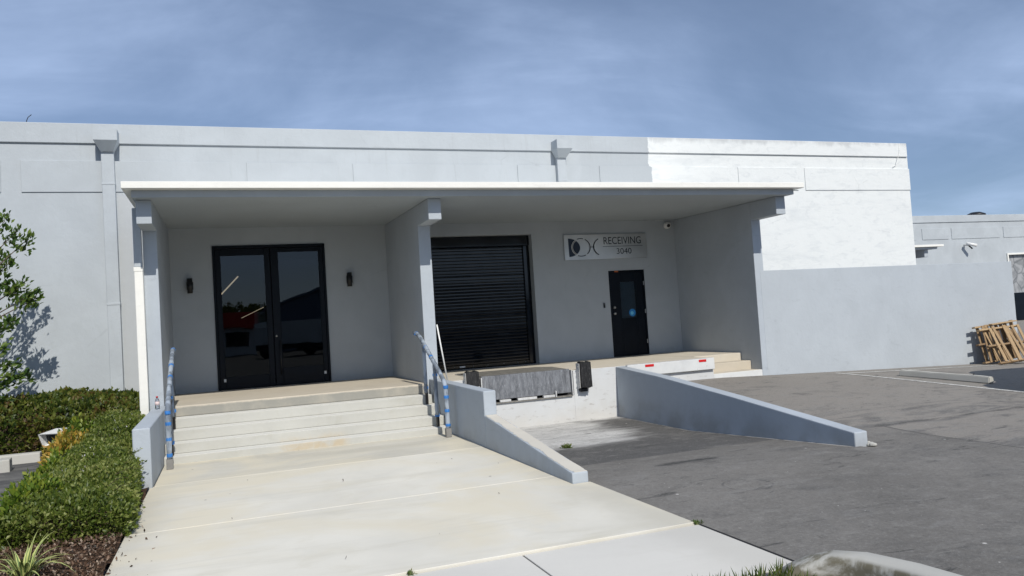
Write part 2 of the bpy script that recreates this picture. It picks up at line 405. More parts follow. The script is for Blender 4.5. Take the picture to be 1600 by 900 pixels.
def holed_wall(name, x0, x1, z0, z1, y0, y1, holes, mat, parent):
    """wall slab with rectangular openings and their reveals"""
    xs = sorted({x0, x1, *[h[0] for h in holes], *[h[1] for h in holes]}); zs = sorted({z0, z1, *[h[2] for h in holes], *[h[3] for h in holes]})
    V = []; F = []; idx = {}
    def vid(x, y, z):
        k = (round(x, 5), round(y, 5), round(z, 5))
        if k not in idx: idx[k] = len(V); V.append((x, y, z))
        return idx[k]
    def solid(i, j):
        if i < 0 or j < 0 or i >= len(xs)-1 or j >= len(zs)-1: return False
        cx = (xs[i]+xs[i+1])/2; cz = (zs[j]+zs[j+1])/2
        return not any(h[0] < cx < h[1] and h[2] < cz < h[3] for h in holes)
    for i in range(len(xs)-1):
        for j in range(len(zs)-1):
            if not solid(i, j): continue
            a, b, c, d = xs[i], xs[i+1], zs[j], zs[j+1]
            F.append([vid(a, y0, c), vid(b, y0, c), vid(b, y0, d), vid(a, y0, d)])
            F.append([vid(a, y1, c), vid(a, y1, d), vid(b, y1, d), vid(b, y1, c)])
            if not solid(i-1, j): F.append([vid(a, y0, c), vid(a, y0, d), vid(a, y1, d), vid(a, y1, c)])
            if not solid(i+1, j): F.append([vid(b, y0, c), vid(b, y1, c), vid(b, y1, d), vid(b, y0, d)])
            if not solid(i, j-1): F.append([vid(a, y0, c), vid(a, y1, c), vid(b, y1, c), vid(b, y0, c)])
            if not solid(i, j+1): F.append([vid(a, y0, d), vid(b, y0, d), vid(b, y1, d), vid(a, y1, d)])
    return mesh(name, V, F, mat, parent)

# ---------------------------------------------------------------- ground
G0 = -1.8
def ground(x, y):
    if x < 7.4:
        if y < 7.8 or x < 3.5: return -1.83
        return -1.83-.2*min(1, (y-7.8)/3.7)
    z14 = -1.46-max(0, min(x-9.6, 10))*.039
    t = max(0, min(1, (y-7.8)/6.3))
    return -1.85+(z14+1.85)*t*t*(3-2*t)*.5+(z14+1.85)*t*.5
xs = sorted(set([-400, -150, -60, -25, -12, -6, -1.2, 1, 3.49, 3.56]+[round(3.9+.35*i, 2) for i in range(10)]+[7.38, 7.42]+[round(7.8+.5*i, 2) for i in range(26)]+[22, 26, 35, 60, 150, 400]))
ys = sorted(set([-400, -150, -60, -20, -5, 0, 3, 5, 7]+[round(7.6+.3*i, 2) for i in range(24)]+[15, 17, 20, 26, 40, 70, 150, 400]))
V = [(x, y, ground(x, y)) for y in ys for x in xs]; nx = len(xs)
F = [[j*nx+i, j*nx+i+1, (j+1)*nx+i+1, (j+1)*nx+i] for j in range(len(ys)-1) for i in range(nx-1)]
tag(mesh('parking_lot', V, F, M['asphalt'], None, True), 'worn grey asphalt lot with patches, seams and oil stains', 'ground', kind='structure')

def m_street():
    n = NT('street_asphalt'); a = n.noise(.4, 5, .6); b = n.noise(30, 4, .7)
    return n.fin(n.mix(n.mul(n.rng(b, .5, .7), .4), n.mix(n.rng(a, .3, .7), (.038, .038, .039), (.058, .057, .055)), (.09, .09, .09)), .9, n.bump(b, .4, .005), spec=.2)
M['street'] = m_street()
tag(mesh('street', [(-400, -400, -1.822), (400, -400, -1.822), (400, -5.5, -1.822), (-400, -5.5, -1.822)], [[0, 1, 2, 3]], M['street']), 'dark asphalt street behind the viewpoint', 'road', kind='structure')

# walkway: each poured slab a piece of its own
walk = bpy.data.objects.new('walkway', None); link(walk, None, (1.3, 9, G0)); tag(walk, 'pale concrete walkway leading up to the entrance steps', 'walkway', kind='structure')
def slab(x0, x1, y0, y1, top): return box('slab', x0, x1, y0, y1, top-.16, top, M['walk'], walk, .003)
slab(-.94, 3.458, 11.012, 12.86, G0+.001)
slab(-.985, 3.458, 8.38, 11.006, G0); 
bmx = bmesh.new(); poly = [(-.985, 5.83), (3.665, 5.83), (3.665, 7.86), (3.458, 7.86), (3.458, 8.37), (-.985, 8.37)]
bmx.free(); prism('slab', poly, G0-.16, G0-.001, 'z', M['walk'], walk, .003)
for a, b in ((-8.1, -5.6), (-5.59, -3.05), (-3.04, -.5), (-.49, 2.085), (2.10, 3.69)):
    slab(a, b, 4.42 if a < 2 else 4.55, 5.815, G0-.022)

gap = [(3.666, 5.83), (3.69, 5.83), (3.69, 7.86), (3.666, 7.86)]
for i_, g_ in enumerate((gap, [(3.691, 4.5), (3.72, 4.5), (3.72, 5.82), (3.691, 5.82)])):
    prism('expansion_joint', g_, G0-.1, G0-.024, 'z', M['hole'], walk)

# flower bed soil, with the bit of side drive beyond it
def m_soil():
    n = NT('mulch_soil'); a = n.noise(14, 6, .7, .6); b = n.voronoi(38)
    c = n.mix(n.rng(a, .35, .7), (.035, .022, .014), (.13, .075, .045)); c = n.mix(n.mul(n.rng(b, .25, .1), .5), c, (.22, .14, .09))
    return n.fin(c, .95, n.bump(a, 1., .05), spec=.2)
M['soil'] = m_soil()
def grid(name, x0, x1, y0, y1, nx_, ny_, fz, mat, parent=None):
    V = [(x0+(x1-x0)*i/nx_, y0+(y1-y0)*j/ny_, fz(x0+(x1-x0)*i/nx_, y0+(y1-y0)*j/ny_)) for j in range(ny_+1) for i in range(nx_+1)]
    F = [[j*(nx_+1)+i, j*(nx_+1)+i+1, (j+1)*(nx_+1)+i+1, (j+1)*(nx_+1)+i] for j in range(ny_) for i in range(nx_)]
    return mesh(name, V, F, mat, parent, True)
def bump_z(x, y, k=.018): return k*(math.sin(x*9+y*5)+math.sin(x*4.3-y*7.1)+math.sin(x*17+y*13)*.5)
tag(grid('flower_bed', -2.35, -.99, 5.82, 17.2, 24, 180, lambda x, y: -1.795+bump_z(x, y), M['soil']), 'brown mulch bed between walkway and side drive', 'ground', kind='structure')
tag(grid('wall_bed', -14, -2.36, 15.21, 17.2, 90, 20, lambda x, y: -1.74+bump_z(x, y), M['soil']), 'brown soil strip at the foot of the warehouse wall', 'ground', kind='structure')
def m_drive():
    n = NT('side_drive'); a = n.noise(1.8, 6, .65, .6, (.6, 1.6, 1)); b = n.noise(50, 4, .7)
    c = n.mix(n.rng(a, .35, .68), (.055, .055, .056), (.16, .155, .145)); c = n.mix(n.mul(n.rng(b, .55, .75), .3), c, (.22, .21, .2))
    return n.fin(c, .85, n.bump(b, .4, .005))
M['drive'] = m_drive()
tag(grid('side_drive', -14, -2.56, 5.82, 15.02, 30, 30, lambda x, y: -1.822, M['drive']), 'dark stained paving of the side drive behind the hedge', 'ground', kind='structure')

# ---------------------------------------------------------------- the warehouse
WH = thing('warehouse', (7, 17.2, G0), 'pale grey stucco warehouse with flat canopy over entrance and dock, right end primed white', 'building')
FLOOR = -1.035; YW = 17.2
DD = (-.195, 2.085, FLOOR, 1.945); RD = (4.28, 6.915, FLOOR, 2.04); SD = (8.885, 9.885, FLOOR, 1.09)
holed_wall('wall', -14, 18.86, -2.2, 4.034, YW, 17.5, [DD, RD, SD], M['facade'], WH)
box('parapet', -14, 18.83, 17.155, 17.56, 4.036, 4.437, M['facade'], WH, .012)
box('side_wall', 18.56, 18.86, 17.501, 44, -2.2, 4.30, M['facade'], WH, .005)
box('roof', -13.98, 18.55, 17.565, 44, 3.55, 3.75, M['grey'], WH, 0)
box('back_wall', -14, 18.86, 44.001, 44.3, -2.2, 4.30, M['grey'], WH, 0)
for a, b in ((-12.4, -8.4), (-7.9, -3.893), (-3.553, .25), (.569, 2.457), (2.789, 6.361), (6.668, 8.62), (8.834, 12.62), (12.922, 14.86), (15.1, 18.875)):
    box('panel', a, b, 17.178, 17.1995, 3.075, 3.695, M['facade'], WH, .004)
# canopy
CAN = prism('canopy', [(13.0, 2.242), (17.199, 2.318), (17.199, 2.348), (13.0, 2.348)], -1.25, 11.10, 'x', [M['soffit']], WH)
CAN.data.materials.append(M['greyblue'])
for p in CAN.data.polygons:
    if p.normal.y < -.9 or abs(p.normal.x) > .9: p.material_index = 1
box('fascia', -1.37, 11.23, 12.82, 17.198, 2.35, 2.455, M['white'], CAN, .006)
# fin walls carrying the canopy, each with a beam end (bracket) at the top
for x0, x1, zb in ((-1.217, -1.0, -1.9), (3.42, 3.65, -2.2), (10.84, 11.07, -2.0)):
    fw = prism('fin_wall', [(14.1, zb), (17.199, zb), (17.199, 2.315), (14.1, 2.259)], x0, x1, 'x', M['greyblue'], WH, .012, 2)
    prism('beam_end', [(13.25, 1.872), (14.099, 1.872), (14.099, 2.258), (13.25, 2.2435)], x0-.002, x1+.002, 'x', M['greyblue'], fw, .012, 2)

# ---- glazed double door
def m_glass(name, refl=.0, tint=(.75, .8, .82)):
    n = NT(name); t = n.t
    tr = n.new('ShaderNodeBsdfTransparent'); tr.inputs[0].default_value = (*sc(tint, .55), 1)
    gl = n.new('ShaderNodeBsdfGlossy'); gl.inputs['Roughness'].default_value = .01; gl.inputs[0].default_value = (.92, .97, 1, 1)
    fr = n.new('ShaderNodeFresnel'); fr.inputs[0].default_value = 1.5
    fac = n.math('ADD', n.math('MULTIPLY', fr.outputs[0], 1.0), refl)
    nm = n.bump(n.noise(.9, 2), .03, .05); t.links.new(nm, gl.inputs['Normal'])
    mx = n.new('ShaderNodeMixShader'); n.set(mx.inputs[0], fac); t.links.new(tr.outputs[0], mx.inputs[1]); t.links.new(gl.outputs[0], mx.inputs[2])
    t.links.new(mx.outputs[0], n.out.inputs[0]); return n.m
M['glass'] = m_glass('tinted_door_glass')
DDo = bpy.data.objects.new('double_door', None); link(DDo, WH, (.945, 17.2, FLOOR))
def frame_rect(name, x0, x1, z0, z1, wl, wr, wt, wb, y0, y1, mat, parent, bevel=.005):
    bm = bmesh.new()
    bm_box(bm, x0, x0+wl, y0, y1, z0, z1, bevel); bm_box(bm, x1-wr, x1, y0, y1, z0, z1, bevel)
    bm_box(bm, x0+wl+.0005, x1-wr-.0005, y0+.001, y1-.001, z1-wt, z1-.0005, bevel)
    if wb: bm_box(bm, x0+wl+.0005, x1-wr-.0005, y0+.001, y1-.001, z0+.0005, z0+wb, bevel)
    return from_bm(name, bm, mat, parent)
frame_rect('frame', -.192, 2.082, FLOOR+.002, 1.942, .045, .045, .06, 0, 17.17, 17.31, M['navy'], DDo)
LEAVES = ((-.145, .940, -.04, .825), (.952, 2.035, 1.105, 1.94))
for i, (a, b, ga, gb) in enumerate(LEAVES):
    frame_rect('door_leaf', a, b, FLOOR+.012, 1.878, ga-a, b-gb, .145 if i == 0 else .095, .25 if i == 0 else .36, 17.195, 17.25, M['navy'], DDo)
    gz0 = FLOOR+.262 if i == 0 else FLOOR+.372; gz1 = 1.733 if i == 0 else 1.783
    box('pane', ga+.002, gb-.002, 17.215, 17.223, gz0-.002, gz1+.002, M['glass'], DDo, 0)
tube('lock', [(1.0, 17.196, .01), (1.0, 17.175, .01)], .022, M['steel'], DDo, 12)
V, F = merge([tube_data([(1.065, 17.12, -.80), (1.065, 17.12, -.08)], .016), tube_data([(1.065, 17.12, -.70), (1.065, 17.196, -.70)], .012), tube_data([(1.065, 17.12, -.18), (1.065, 17.196, -.18)], .012)])
mesh('pull_handle', V, F, M['black'], DDo, True)
for x, z in ((-.055, -.84), (1.965, -.83)): box('sticker', x-.022, x+.022, 17.192, 17.1948, z-.03, z+.03, M['whitemetal'], DDo, 0)
M['paper'] = m_plain('paper', (.45, .47, .48), .9)
box('notice', .575, .80, 17.226, 17.228, .20, .54, M['paper'], DDo, 0)
# room behind the glass
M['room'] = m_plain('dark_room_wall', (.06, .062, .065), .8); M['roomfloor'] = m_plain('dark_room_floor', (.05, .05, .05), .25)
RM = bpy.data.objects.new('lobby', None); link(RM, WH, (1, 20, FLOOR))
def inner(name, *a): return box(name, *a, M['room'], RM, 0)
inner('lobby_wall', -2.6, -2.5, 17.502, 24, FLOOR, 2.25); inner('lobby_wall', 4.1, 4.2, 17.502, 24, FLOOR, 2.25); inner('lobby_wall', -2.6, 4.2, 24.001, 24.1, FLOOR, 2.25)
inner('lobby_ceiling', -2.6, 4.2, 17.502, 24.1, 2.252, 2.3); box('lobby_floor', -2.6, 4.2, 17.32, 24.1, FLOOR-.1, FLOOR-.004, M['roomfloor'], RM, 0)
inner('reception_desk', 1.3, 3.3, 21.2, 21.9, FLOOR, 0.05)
def m_emit(name, col, s):
    n = NT(name); e = n.new('ShaderNodeEmission'); e.inputs[0].default_value = (*col, 1); e.inputs[1].default_value = s
    n.t.links.new(e.outputs[0], n.out.inputs[0]); return n.m
M['led'] = m_emit('lit_tube_lamp', (1, .76, .52), 1.7)
for i, (p, q) in enumerate((((-.06, 20.5, 1.12), (.35, 20.5, 1.55)), ((.43, 23.4, .58), (1.05, 23.4, .86)))):
    lt = tube('linear_lamp', [p, q], .016 if i == 0 else .007, M['led'], None, 8); tag(lt, ('glowing linear lamp seen through the upper left door glass', 'thin glowing lamp low in the left door glass')[i], 'lamp')
# ---- rolling shutter
RDo = bpy.data.objects.new('rolling_door', None); link(RDo, WH, (5.6, 17.45, FLOOR))
sh = .0755; z = FLOOR+.10; k = 0
prof = [(.006, 0), (-.003, .005), (-.0052, .010), (-.0056, .036), (-.0052, .064), (-.003, .070), (.006, .0755), (.012, .0755), (.012, 0)]
slat0 = None
while z+sh < 1.80:
    if slat0 is None:
        slat0 = prism('slat', [(17.455+a, z+b) for a, b in prof], 4.34, 6.775, 'x', M['slat'], RDo); z0s = z
    else:
        c = slat0.copy(); C.objects.link(c); c.parent = RDo; c.location = slat0.location + Vector((0, random.uniform(-.0012, .0012), z-z0s)); c.rotation_euler = (R(random.uniform(-.7, .7)), 0, 0)
    z += sh
box('hood', 4.30, 6.90, 17.36, 17.6, 1.79, 2.03, M['slat'], RDo, .01)
box('bottom_bar', 4.34, 6.775, 17.42, 17.48, FLOOR+.006, FLOOR+.098, M['slat'], RDo, .006)
box('label_plate', 5.02, 5.15, 17.4155, 17.4195, FLOOR+.045, FLOOR+.075, M['steel'], RDo, 0)
for x in (4.45, 4.75, 4.9, 5.35, 5.7, 6.1, 6.45, 6.65): tube('bolt', [(x, 17.422, FLOOR+.06), (x, 17.411, FLOOR+.06)], .010, M['steel'], RDo, 8)
for x0, x1 in ((4.29, 4.42), (6.755, 6.905)): box('guide_rail', x0, x1, 17.40, 17.52, FLOOR+.003, 1.79, M['slat'], RDo, .006)
box('backing', 4.29, 6.91, 17.53, 17.55, FLOOR, 1.78, M['hole'], RDo, 0)
# ---- steel personnel door
SDo = bpy.data.objects.new('steel_door', None); link(SDo, WH, (9.385, 17.25, FLOOR))
frame_rect('frame', 8.887, 9.883, FLOOR+.002, 1.088, .04, .04, .04, 0, 17.205, 17.33, M['navy'], SDo)
lf = frame_rect('door_leaf', 8.93, 9.84, FLOOR+.012, 1.045, .27, .22, .24, .93, 17.225, 17.27, M['navy'], SDo)
M['paneback'] = m_plain('grey_pane_backing', (.22, .26, .28), .8)
M['wireglass'] = m_glass('wired_glass', .0, (1.0, 1.12, 1.2))
box('pane', 9.198, 9.622, 17.24, 17.247, FLOOR+.935, .808, M['wireglass'], SDo, 0)
box('pane_backing', 9.15, 9.67, 17.275, 17.28, FLOOR+.9, .85, M['paneback'], SDo, 0)  # grey sheet added behind the glass to lighten the pane
for z in (.18, .03): tube('lock', [(9.0, 17.226, z), (9.0, 17.20, z), (9.0, 17.17, z)], [.034, .034, .026 if z < .1 else .018], M['steel'], SDo, 14)
M['blue'] = m_plain('blue_sticker', (.02, .22, .55), .4); M['ltblue'] = m_plain('pale_blue_sticker', (.15, .55, .75), .4)
tube('round_sticker', [(9.50, 17.2395, .03), (9.50, 17.2385, .03)], .092, M['blue'], SDo, 28, False)
tube('round_sticker', [(9.49, 17.2383, .02), (9.49, 17.2375, .02)], .045, M['ltblue'], SDo, 20, False)
M['orange'] = m_plain('orange_sticker', (.45, .12, .03), .6)
box('sticker', 9.06, 9.16, 17.2, 17.2045, 1.05, 1.085, M['orange'], SDo, 0)
for z in (.75, .05, -.7): box('hinge', 9.842, 9.862, 17.195, 17.2245, z-.05, z+.05, M['steel'], SDo, .002)

# ---------------------------------------------------------------- things fixed on the wall
def hopper(bm, cx, w, y0, y1, z0, z1, zt, pw, py0):
    r = [[(cx-w/2, y0, z1), (cx+w/2, y0, z1), (cx+w/2, y1, z1), (cx-w/2, y1, z1)],
         [(cx-w/2, y0, z0), (cx+w/2, y0, z0), (cx+w/2, y1, z0), (cx-w/2, y1, z0)],
         [(cx-pw/2, py0, zt), (cx+pw/2, py0, zt), (cx+pw/2, y1, zt), (cx-pw/2, y1, zt)]]
    vs = [[bm.verts.new(p) for p in q] for q in r]
    bm.faces.new(vs[0][::-1]); bm.faces.new(vs[2])
    for a in range(2):
        for i in range(4): bm.faces.new((vs[a][i], vs[a][(i+1) % 4], vs[a+1][(i+1) % 4], vs[a+1][i]))
for cx, zb, lab in ((-2.035, -1.75, 'grey painted downspout with hopper running down to the hedge'), (7.665, 2.457, 'short grey downspout with hopper ending on the canopy roof')):
    d = thing('downspout', (cx, 17.1, zb), lab, 'downspout', )
    w = .425 if cx < 0 else .40
    bm = bmesh.new(); c2 = cx if cx < 0 else cx+.10
    hopper(bm, c2, w, 16.81, 17.154, 4.035, 4.25, 3.85, .23 if cx < 0 else .22, 17.0)
    from_bm('hopper', bm, M['grey'], d)
    pw = .115
    bm = bmesh.new(); bm_box(bm, c2-pw, c2+pw, 17.05, 17.176, zb, 3.852, .008); from_bm('pipe', bm, M['grey'], d)
    for zc in ((3.21, .83) if cx < 0 else (3.3,)): box('collar', c2-pw-.006, c2+pw+.006, 17.043, 17.1765, zc-.012, zc+.03, M['grey'], d, .003)
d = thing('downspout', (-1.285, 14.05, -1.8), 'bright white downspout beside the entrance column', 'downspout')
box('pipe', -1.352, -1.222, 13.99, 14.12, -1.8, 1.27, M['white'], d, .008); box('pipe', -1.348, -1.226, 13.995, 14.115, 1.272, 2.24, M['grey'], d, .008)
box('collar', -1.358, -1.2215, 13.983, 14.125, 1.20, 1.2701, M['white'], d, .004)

# sign
def m_alu():
    n = NT('brushed_aluminium'); a = n.noise(6, 4, .6, 0, (.4, 1, 60)); b = n.noise(1.5, 3)
    return n.fin(n.mix(n.rng(b, .3, .7), (.60, .60, .58), (.74, .73, .70)), n.rng(a, .2, .8, .32, .48), n.bump(a, .08, .002), 1.)
M['alu'] = m_alu(); M['ink'] = m_plain('sign_black', (.008, .010, .014), .45); M['inknavy'] = m_plain('sign_navy', (.012, .025, .05), .45); M['silver'] = m_plain('sign_silver_line', (.62, .63, .62), .4)
SG = thing('sign', (8.87, 17.17, 1.37), 'brushed metal sign reading RECEIVING 3040 beside a round emblem', 'sign')
SX0, SX1, SZ0, SZ1 = 7.735, 9.99, 1.385, 1.995; YS = 17.165
box('plate', SX0, SX1, YS, YS+.012, SZ0, SZ1, M['alu'], SG, .002)
for x in (SX0+.12, SX1-.12):
    tube('standoff', [(x, YS+.011, 1.69), (x, 17.1995, 1.69)], .015, M['steel'], SG, 10)
def flat(name, poly, mat, lay=1, th=.003):
    y1 = YS-.0005-.004*(lay-1); return prism(name, poly, y1-th, y1, 'y', mat, SG)
def sxy(px_, py_):   # emblem drawn on a 1390 x 430 layout of the plate
    return (SX0+(px_-105)/1385*(SX1-SX0), SZ1-(py_)/430*(SZ1-SZ0))
def arc(cx, cy, r0, a0, a1, n=40): return [sxy(cx+r0*math.cos(R(a0+(a1-a0)*i/n)), cy-r0*math.sin(R(a0+(a1-a0)*i/n))) for i in range(n+1)]
def band(cx, cy, r0, r1, a0, a1, n=40): return arc(cx, cy, r1, a0, a1, n)+arc(cx, cy, r0, a1, a0, n)
ccx, ccy, cr = 375, 218, 152
dp = [sxy(178, 378), sxy(172, 62)]+[sxy(172+190*math.sin(R(t)), 220-158*math.cos(R(t))) for t in range(4, 178, 6)]
flat('emblem', dp, M['inknavy'])
flat('emblem', band(ccx, ccy, cr-6, cr+4, 0, 359.9, 72), M['silver'], 2)
flat('emblem', band(ccx, ccy, cr-20, cr-14, 125, 238, 36), M['silver'], 2)
for a0, a1 in ((-50, 62), (75, 112), (-112, -62)): flat('emblem', band(ccx, ccy, cr-7, cr+6, a0, a1, 40), M['ink'], 3)
flat('emblem', [sxy(ccx+cr, 223), sxy(ccx+cr, 212), sxy(596, 212), sxy(596, 223)], M['ink'], 3)
flat('emblem', band(740, 218, 148, 162, 118, 242, 40), M['ink'], 3)
flat('underline', [sxy(738, 220), sxy(738, 213), sxy(1420, 211), sxy(1420, 218)], M['ink'])
def text(s, x0, x1, z0, z1, mat):
    cu = bpy.data.curves.new('t', 'FONT'); cu.body = s; cu.size = 1; cu.extrude = .0; cu.resolution_u = 6
    o = bpy.data.objects.new('t', cu); C.objects.link(o); bpy.context.view_layer.update()
    me = o.to_mesh(); V = np.array([v.co[:] for v in me.vertices]); F = [list(p.vertices) for p in me.polygons]; o.to_mesh_clear()
    bpy.data.objects.remove(o)
    mn, mx_ = V.min(0), V.max(0); out = []
    for p in V: out.append((x0+(p[0]-mn[0])/(mx_[0]-mn[0])*(x1-x0), YS-.0022, z0+(p[1]-mn[1])/(mx_[1]-mn[1])*(z1-z0)))
    n = len(out); return mesh('lettering', out, F, mat, SG)
a = sxy(758, 178); b = sxy(1395, 52); text('RECEIVING', a[0], b[0], a[1], b[1], M['ink'])
a = sxy(968, 352); b = sxy(1222, 252); text('3040', a[0], b[0], a[1], b[1], M['ink'])

# up-and-down wall lamps
lab = ['black up-and-down wall lamp between entrance column and glass door', 'black up-and-down wall lamp between glass door and dividing wall']
for i, x in enumerate((-.64, 2.57)):
    L = thing('wall_lamp', (x, 17.2, .98), lab[i], 'wall lamp', 'wall lamps either side of the glass door')
    box('back_plate', x-.045, x+.045, 17.175, 17.1995, 1.04, 1.24, M['black'], L, .004)
    tube('lamp_body', [(x, 17.105, .985), (x, 17.105, 1.285)], .052, M['black'], L, 20)
    tube('collar', [(x, 17.105, 1.06), (x, 17.105, 1.21)], .066, M['black'], L, 20)
    box('arm', x-.02, x+.02, 17.15, 17.176, 1.11, 1.16, M['black'], L, .003)
# dome camera in the corner under the soffit
Cm = thing('security_camera', (10.6, 17.12, 2.17), 'white dome security camera under the canopy near the sign', 'camera')
def dome(name, c, r, d, mat, parent, seg=18, rings=6, sq=1.):
    V = []; F = []
    d = Vector(d).normalized(); u = d.orthogonal().normalized(); w = d.cross(u)
    for i in range(rings+1):
        a = math.pi/2*i/rings
        for k in range(seg):
            t = 2*math.pi*k/seg; V.append(tuple(Vector(c)+(u*math.cos(t)+w*math.sin(t))*r*math.cos(a)+d*r*sq*math.sin(a)))
    for i in range(rings):
        for k in range(seg): F.append([i*seg+k, i*seg+(k+1) % seg, (i+1)*seg+(k+1) % seg, (i+1)*seg+k])
    return mesh(name, V, F, mat, parent, True)
tube('mount', [(10.62, 17.199, 2.18), (10.62, 17.12, 2.18)], [.09, .085], M['whitemetal'], Cm, 20)
tube('ring', [(10.62, 17.12, 2.18), (10.615, 17.085, 2.165)], [.085, .07], M['whitemetal'], Cm, 20)
dome('lens_dome', (10.613, 17.08, 2.163), .045, (-.2, -1, -.6), M['black'], Cm)
K = thing('card_reader', (8.712, 17.19, .185), 'small black card reader left of the steel door', 'card reader')
box('housing', 8.692, 8.732, 17.17, 17.1995, .185, .305, M['black'], K, .004); box('indicator', 8.703, 8.721, 17.167, 17.1702, .28, .287, M['steel'], K, 0)
# wire on the parapet
tw = tube('wire_stub', [(-3.45, 17.3, 4.43), (-3.445, 17.3, 4.50), (-3.42, 17.3, 4.565), (-3.36, 17.3, 4.62)], .008, M['black'], None, 6); tag(tw, 'thin bent wire sticking up from the parapet', 'wire')
cb_ = tube('loose_cable', [(18.55, 17.15, 4.43), (18.52, 17.145, 4.2), (18.46, 17.148, 4.02), (18.38, 17.172, 3.79), (18.25, 17.172, 3.735)], .008, M['whitemetal'], None, 6); tag(cb_, 'loose pale cable dangling over the white wall corner', 'cable')

# ---------------------------------------------------------------- entrance steps and porch
ST = thing('entrance_steps', (1.2, 13.4, G0), 'broad pale concrete steps up to the glass door porch', 'steps')
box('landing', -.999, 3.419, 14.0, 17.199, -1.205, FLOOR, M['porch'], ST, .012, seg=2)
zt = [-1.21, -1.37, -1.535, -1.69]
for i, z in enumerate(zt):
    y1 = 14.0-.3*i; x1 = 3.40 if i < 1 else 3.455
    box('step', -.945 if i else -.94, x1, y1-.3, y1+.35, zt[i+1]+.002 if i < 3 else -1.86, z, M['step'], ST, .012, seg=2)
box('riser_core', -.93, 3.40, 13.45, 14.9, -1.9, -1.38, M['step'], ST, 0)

# cheek wall and ramp walls
ck = prism('cheek_wall', [(10.92, -1.95), (14.098, -1.95), (14.098, -1.015), (10.92, -1.045)], -1.16, -.95, 'x', M['greyblue'], None, .022, 3)
tag(ck, 'low grey cheek wall between the hedge and the entrance steps', 'low wall')
rl = thing('ramp_wall', (3.55, 11, -1.9), 'stepped blue-grey wall with worn sloping top between steps and truck pit', 'low wall')
prism('wall_block', [(10.872, -2.2), (14.098, -2.2), (14.098, -.955), (10.872, -.985)], 3.46, 3.652, 'x', M['greyblue'], rl, .02, 3)
rw = prism('sloping_wall', [(7.872, -2.2), (10.871, -2.2), (10.871, -1.335), (10.3, -1.40), (7.872, -1.688)], 3.46, 3.652, 'x', M['greyblue'], rl, .014, 2)
V = []; F = []; ncap = 70
for i in range(ncap+1):
    y = 7.885+(10.866-7.885)*i/ncap
    z = -1.6865+(y-7.885)*(.2865/2.415) if y < 10.3 else -1.40+(y-10.3)*(.065/.571)
    a = 3.462+abs(random.gauss(0, .009))+.014*(math.sin(y*5.1)+1)*(math.sin(y*13)*.4+.6); b = 3.650-abs(random.gauss(0, .006))-.006*(math.sin(y*3.7+1)+1)
    V += [(a, y, z+.0042), (b, y, z+.0042), (b, y, z-.01), (a, y, z-.01)]
for i in range(ncap):
    for k in range(4): F.append([i*4+k, i*4+(k+1) % 4, (i+1)*4+(k+1) % 4, (i+1)*4+k])
F += [[3, 2, 1, 0], [ncap*4, ncap*4+1, ncap*4+2, ncap*4+3]]
mesh('worn_cap', V, F, M['walltop'], rw, recalc=True)
rr_ = prism('ramp_wall', [(7.80, -2.25), (14.099, -2.25), (14.099, -1.04), (12.5, -1.155), (10.3, -1.378), (7.80, -1.658)], 7.30, 7.505, 'x', M['greyblue'], None, .018, 3)
tag(rr_, 'long blue-grey sloping wall between truck pit and parking lot', 'low wall')
for i, (y, z, r_) in enumerate(((7.72, -1.82, .10), (7.76, -1.81, .12))):
    pass

# ---------------------------------------------------------------- loading dock
DK = thing('loading_dock', (7.2, 15.6, -2.05), 'white painted loading dock platform with tan concrete deck', 'loading dock')
def dirtdeck(n, col):
    return n.mix(n.mul(n.rng(n.noise(1.6, 6, .65, .6), .48, .7), .35), col, (.40, .35, .28))
M['deck'] = m_concrete('dock_deck_concrete', (.585, .535, .445), .8, edge_dirt=dirtdeck)
box('deck', 3.651, 4.43, 14.13, 17.199, -2.1, FLOOR, M['deck'], DK, .004)
box('deck', 4.431, 6.36, 15.90, 17.199, -2.1, FLOOR, M['deck'], DK, .004)
box('deck', 6.361, 9.598, 14.13, 17.199, -2.1, FLOOR, M['deck'], DK, .004)
box('deck', 9.599, 10.839, 14.80, 17.199, -1.9, -1.027, M['deck'], DK, .01)
box('step', 9.599, 10.839, 14.468, 14.799, -1.9, -1.192, M['porch'], DK, .01)
box('step', 9.599, 10.839, 14.132, 14.467, -1.9, -1.378, M['deck'], DK, .01)
box('front_face', 9.60, 10.838, 14.10, 14.131, -1.9, -1.380, M['curbwhite'], DK, .006)
box('front_face', 3.653, 4.43, 14.10, 14.129, -2.2, FLOOR-.002, M['dockwhite'], DK, .004)
box('front_face', 4.4305, 6.36, 14.101, 14.9, -2.2, -1.515, M['dockwhite'], DK, .004)
box('front_face', 6.3605, 9.599, 14.10, 14.129, -2.2, FLOOR-.002, M['dockwhite'], DK, .004)
box('pit_back', 4.4305, 6.36, 15.5, 15.899, -2.1, FLOOR-.2, M['hole'], DK, 0)
# leveller
def m_worn(name, c0, c1, c2, vert=True):
    n = NT(name); a = n.noise(9, 6, .7, .4, (1.6, 1, .35) if vert else (1, 1, 1)); b = n.noise(45, 5, .7, 0, (2.2, 1, .3) if vert else (1, 1, 1)); c = n.noise(2.2, 5, .65, .6)
    col = n.mix(n.rng(a, .35, .68), c0, c1); col = n.mix(n.mul(n.rng(b, .52, .72), .65), col, c2); col = n.mix(n.mul(n.rng(c, .55, .72), .4), col, sc(c0, .55))
    return n.fin(col, .6, n.bump(b, .3, .003), .25)
M['lip'] = m_worn('worn_lip_steel', (.10, .105, .115), (.20, .21, .225), (.40, .42, .45))
M['plate'] = m_worn('dirty_plate_steel', (.17, .16, .14), (.26, .245, .215), (.34, .33, .30), False)
M['dirtywhite'] = m_worn('dirty_white_steel', (.55, .55, .54), (.68, .68, .67), (.40, .39, .38))
